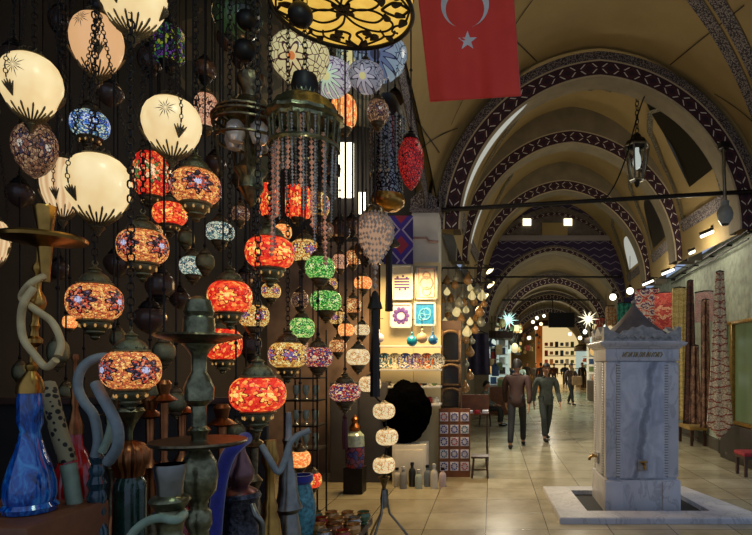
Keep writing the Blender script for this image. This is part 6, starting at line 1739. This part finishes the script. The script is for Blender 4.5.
    for sx in (-1, 1):
        l = legp(sx); s_ = Sk(); f = s_.add((l[4][0], l[4][1] + .03, .055), (.045, .05)); s_.chain(f, [((l[4][0], l[4][1] - .07, .045), (.046, .042)), ((l[4][0], l[4][1] - .19, .034), (.04, .03))]); sh_.append(skin_mesh('shoe', s_.v, s_.e, s_.r, 2))
    m = MB()
    hr = []; n = 18
    for i in range(9):
        th = PI * .5 * i / 8
        hr.append((math.sin(th), math.cos(th)))
    vs = []; fs = []
    for i, (s0, c0) in enumerate(hr):
        for q in range(n):
            a = 2 * PI * q / n; fy = math.sin(a)
            drop = (0 if fy < -.2 else .07 * min(1, fy + .4)) * (i / 8) ** 2 + (.0 if fy >= -.2 else -.025 * (i / 8) ** 2)
            vs.append((.093 * s0 * math.cos(a), lean + .012 + .108 * s0 * fy, hz + .135 + .115 * c0 - drop))
    for i in range(8):
        for q in range(n): fs.append((i * n + q, i * n + (q + 1) % n, (i + 1) * n + (q + 1) % n, (i + 1) * n + q))
    m.add(vs, fs); hair = m.mesh('hair')
    ey = MB()
    for sx in (-1, 1): ey.ball((sx * .032, lean - .083, hz + .112), (.012, .008, .009), 8, 6)
    mo = MB().ball((0, lean - .084, hz + .035), (.026, .008, .007), 8, 6)
    return dict(body=body, jacket=jacket, trousers=trou, shoe=sh_, hair=hair, eyes=ey.mesh('eyes'), mouth=mo.mesh('mouth'))
PMESH = {q: person_meshes(q) for q in ('stand', 'walk', 'sit')}
SKIN = plain('skin', (176, 128, 100), .55, 0, .08); HAIRD = plain('dark hair', (30, 24, 20), .6); HAIRG = plain('grey hair', (130, 126, 120), .6); LIP = plain('lips', (140, 80, 74), .5); EYE = plain('eye', (26, 20, 18), .2); SHOE = plain('dark shoe leather', (26, 22, 20), .4)
cl = {}
def cloth_m(c):
    if c not in cl: cl[c] = plain('cloth %d %d %d' % c, c, .8, 0, .18, 12)
    return cl[c]
def person(x, yf, h, pose, rz, jc, tc, label, hair=None, D=None, z=0.0):
    D = D or ground_depth(yf); p = P(x, yf, D)
    t = thing('person', label, 'person', (p.x, D, z), None, math.radians(rz)); s = h / 1.72
    M_ = PMESH[pose]
    sc = (s, s, s)
    inst('body', M_['body'], SKIN, t, scale=sc); inst('jacket', M_['jacket'], cloth_m(jc), t, scale=sc); inst('trousers', M_['trousers'], cloth_m(tc), t, scale=sc)
    for q in M_['shoe']: inst('shoe', q, SHOE, t, scale=sc)
    inst('hair', M_['hair'], hair or HAIRD, t, scale=sc); inst('eyes', M_['eyes'], EYE, t, scale=sc); inst('mouth', M_['mouth'], LIP, t, scale=sc)
    return t
BR = (58, 34, 26); BK = (26, 26, 30); NV = (34, 40, 62); GY = (110, 112, 104); OL = (96, 96, 70); TAN = (150, 120, 86)
person(517, 447, 1.74, 'walk', 172, BR, BK, 'person in a brown jacket and dark trousers walking away, nearest in the hall')
p2 = person(546, 440, 1.66, 'walk', 10, (84, 90, 82), (62, 68, 64), 'person in a grey jacket walking beside the one in brown')
person(571, 405, 1.68, 'walk', 30, (84, 62, 52), (40, 40, 44), 'person in a brown coat with a tan shoulder bag, between fountain and others')
q = PMESH['stand']
t = thing('shoulder_bag', 'tan shoulder bag carried by the person in the brown coat', 'bag', (P(577, 380, 22.0).x, 22.0, .82))
MB().bbox((0, 0, .18), (.40, .16, .36), .05).build('body', plain('tan bag leather', (160, 120, 84), .6), t); MB().tube(smooth_path([(-.16, 0, .34), (-.12, 0, .62), (.12, 0, .62), (.16, 0, .34)]), .014, 6).build('strap', plain('bag strap', (110, 80, 54), .6), t)
person(582, 388, 1.74, 'stand', 20, BK, BK, 'person dressed in black standing left of the fountain', D=36)
person(592, 390, 1.68, 'stand', 160, (130, 146, 110), (96, 110, 90), 'person in a pale green top with back turned, beside the fountain edge', D=32.5)
person(507, 389, 1.72, 'walk', 190, NV, BK, 'person in dark navy on the left, before the white stall', D=36)
person(527, 384, 1.76, 'stand', 0, (44, 44, 54), (60, 56, 50), 'person in a charcoal jacket under the round far bulbs', D=42)
person(536, 388, 1.70, 'walk', 10, (60, 60, 66), (40, 40, 44), 'person in a grey jacket near the middle of the far crowd', D=37.5)
person(548, 383, 1.72, 'stand', 200, (40, 34, 38), BK, 'person in black at the steps of the end shop, left of two', D=43)
person(554, 384, 1.70, 'stand', 150, (64, 34, 30), BK, 'person in dark maroon at the steps of the end shop, right of two', D=42)
person(500, 392, 1.66, 'stand', 100, (52, 58, 66), (48, 48, 50), 'person in slate grey leaning by the white stall at the left', D=31)
person(565, 385, 1.7, 'walk', 170, (36, 44, 70), (34, 34, 40), 'person in a blue coat at the far right of the crowd', D=41)
person(541, 391, 1.72, 'walk', 185, (70, 44, 44), (50, 50, 56), 'person in a dull maroon coat mid hall beyond the grey jacket', D=34)
person(521, 393, 1.64, 'walk', 350, (150, 146, 136), (70, 70, 80), 'person in a pale beige jacket behind the one in brown', D=31)
person(513, 395, 1.58, 'stand', 120, (30, 44, 70), BK, 'person in a blue jacket looking at ware on the left stall', D=29.5)
Ds = 15.0
person(485, 424, 1.62, 'sit', 78, (86, 92, 84), (44, 44, 42), 'person in a grey green jacket sitting outside the corner stall', D=Ds)
t = thing('low_stool', 'low dark stool under the sitting person', 'stool', (P(485, 424, Ds).x, Ds, 0))
MB().bbox((0, 0, .37), (.34, .34, .05), .01).build('seat', WOOD, t)
for sx in (-1, 1):
    for sy in (-1, 1): MB().tube([(sx * .12, sy * .12, .35), (sx * .15, sy * .15, 0)], .02, 8).build('leg', WOOD, t)
# garments hanging above the sitting person
t = thing('hanging_garment', 'dark purple garment hanging at the corner stall above the sitting person', 'garment', P(479, 352, 13.5))
def gar(u, v): return (lerp(-.22, .22, u) * (1 + .25 * (1 - v)), .05 * math.sin(u * 14), lerp(-.55, .45, v))
m = MB(); m.grid(gar, 20, 10); o = m.build('cloth', plain('dark purple cloth', (48, 44, 70), .8), t); thicken(o, .02)
MB().tube([(-.2, 0, .44), (0, 0, .52), (.2, 0, .44)], .014, 6).build('hanger', BLACKIRON, t)

# ================================================================== LIGHT AND CAMERA
def lamp(kind, loc, energy, rgb, size=.1, aim=None, spot=None, name='lamp_or_fill_light'):
    l = bpy.data.lights.new(name, kind); l.energy = energy; l.color = sl(rgb)[:3]
    if kind == 'POINT': l.shadow_soft_size = size
    if kind == 'AREA': l.size = size
    if kind == 'SPOT': l.shadow_soft_size = size; l.spot_size = spot or 2.2; l.spot_blend = .6
    o = bpy.data.objects.new(name, l); COL.objects.link(o); o.location = loc
    if aim is not None: o.rotation_euler = (Vector(aim) - Vector(loc)).to_track_quat('-Z', 'Y').to_euler()
    return o
WARM = (255, 214, 150); COOLG = (214, 255, 232); WHITE = (255, 244, 220)
lamp('AREA', (-1.2, 7.45, 2.95), 80, WARM, .8, (-1.0, 7.6, .0))           # inside the lit shop
lamp('POINT', (-.5, 7.95, 2.3), 6, WARM, .15)  # this and the next: fills added for the jewellery corner
lamp('POINT', (-.25, 8.0, 1.9), 8, WHITE, .1)
for (x, y, D) in [(490, 271, 12.2), (485, 297, 10.7)]:
    p = P(x, y, D); lamp('SPOT', p + Vector((.25, -.2, -.15)), 260, WHITE, .1, p + Vector((1.8, -1.6, -3.2)), 2.0)
for (x, y, D) in [(708, 234, 10.0), (668, 272, 12.4)]:
    p = P(x, y, D); lamp('POINT', p + Vector((-.3, 0, -.15)), 27, WHITE, .15)
for (D, x, e, c) in [(19.5, .8, 260, COOLG), (23.5, 1.8, 300, WHITE), (29, 2.6, 420, COOLG), (36, 3.2, 520, WARM), (42, 4.6, 420, WARM), (25, 4.2, 260, WHITE)]:
    lamp('SPOT', (x, D, 3.3), e, c, .3, (x, D, 0), 2.6)
lamp('POINT', (2.4, 15.8, 3.0), 18, WHITE, .2)
lamp('POINT', (1.9, 12.9, 3.6), 15, WHITE, .25)  # this and the next: fills added to brighten the vault bays
lamp('POINT', (2.0, 10.2, 3.9), 14, WHITE, .25)
lamp('POINT', P(346, 170, 8.1), 22, WHITE, .2)
lamp('POINT', (-2.0, 4.2, 4.3), 5, WARM, .2)
lamp('POINT', P(300, 300, 5.0), 8, (255, 190, 120), .15)
lamp('POINT', P(305, 190, 2.1), 1.6, WHITE, .05)  # added fill in front of the chandelier's bead strands
lamp('POINT', (-.5, 1.3, 3.5), 16, (220, 255, 236), .2)  # added greenish fill out of view, for the stall's metal and crystal
lamp('POINT', (.6, 5.4, 4.6), 24, WHITE, .3)  # added fill for the near vault, no fitting here
lamp('POINT', (2.3, 20.8, 3.5), 40, WHITE, .3)  # this and the next: fills added to lighten the far vault
lamp('POINT', (2.9, 29, 3.5), 60, WHITE, .3)
w = bpy.data.worlds.new('bazaar daylight'); SC.world = w; w.use_nodes = True
w.node_tree.nodes['Background'].inputs[0].default_value = sl((176, 196, 232)); w.node_tree.nodes['Background'].inputs[1].default_value = .62
cam = bpy.data.cameras.new('camera'); co_ = bpy.data.objects.new('camera', cam); COL.objects.link(co_)
co_.location = (0, 0, CH); co_.rotation_euler = (PI / 2, 0, 0)
cam.sensor_fit = 'HORIZONTAL'; cam.sensor_width = 36; cam.lens = F / 752 * 36
cam.shift_x = (376 - VX) / 752; cam.shift_y = (VY - 267.5) / 752; cam.clip_start = .05
SC.camera = co_
SC.view_settings.view_transform = 'Standard'; SC.view_settings.look = 'None'; SC.view_settings.exposure = 0; SC.view_settings.gamma = 1
SC.cycles.use_denoising = True
SC.cycles.max_bounces = 6
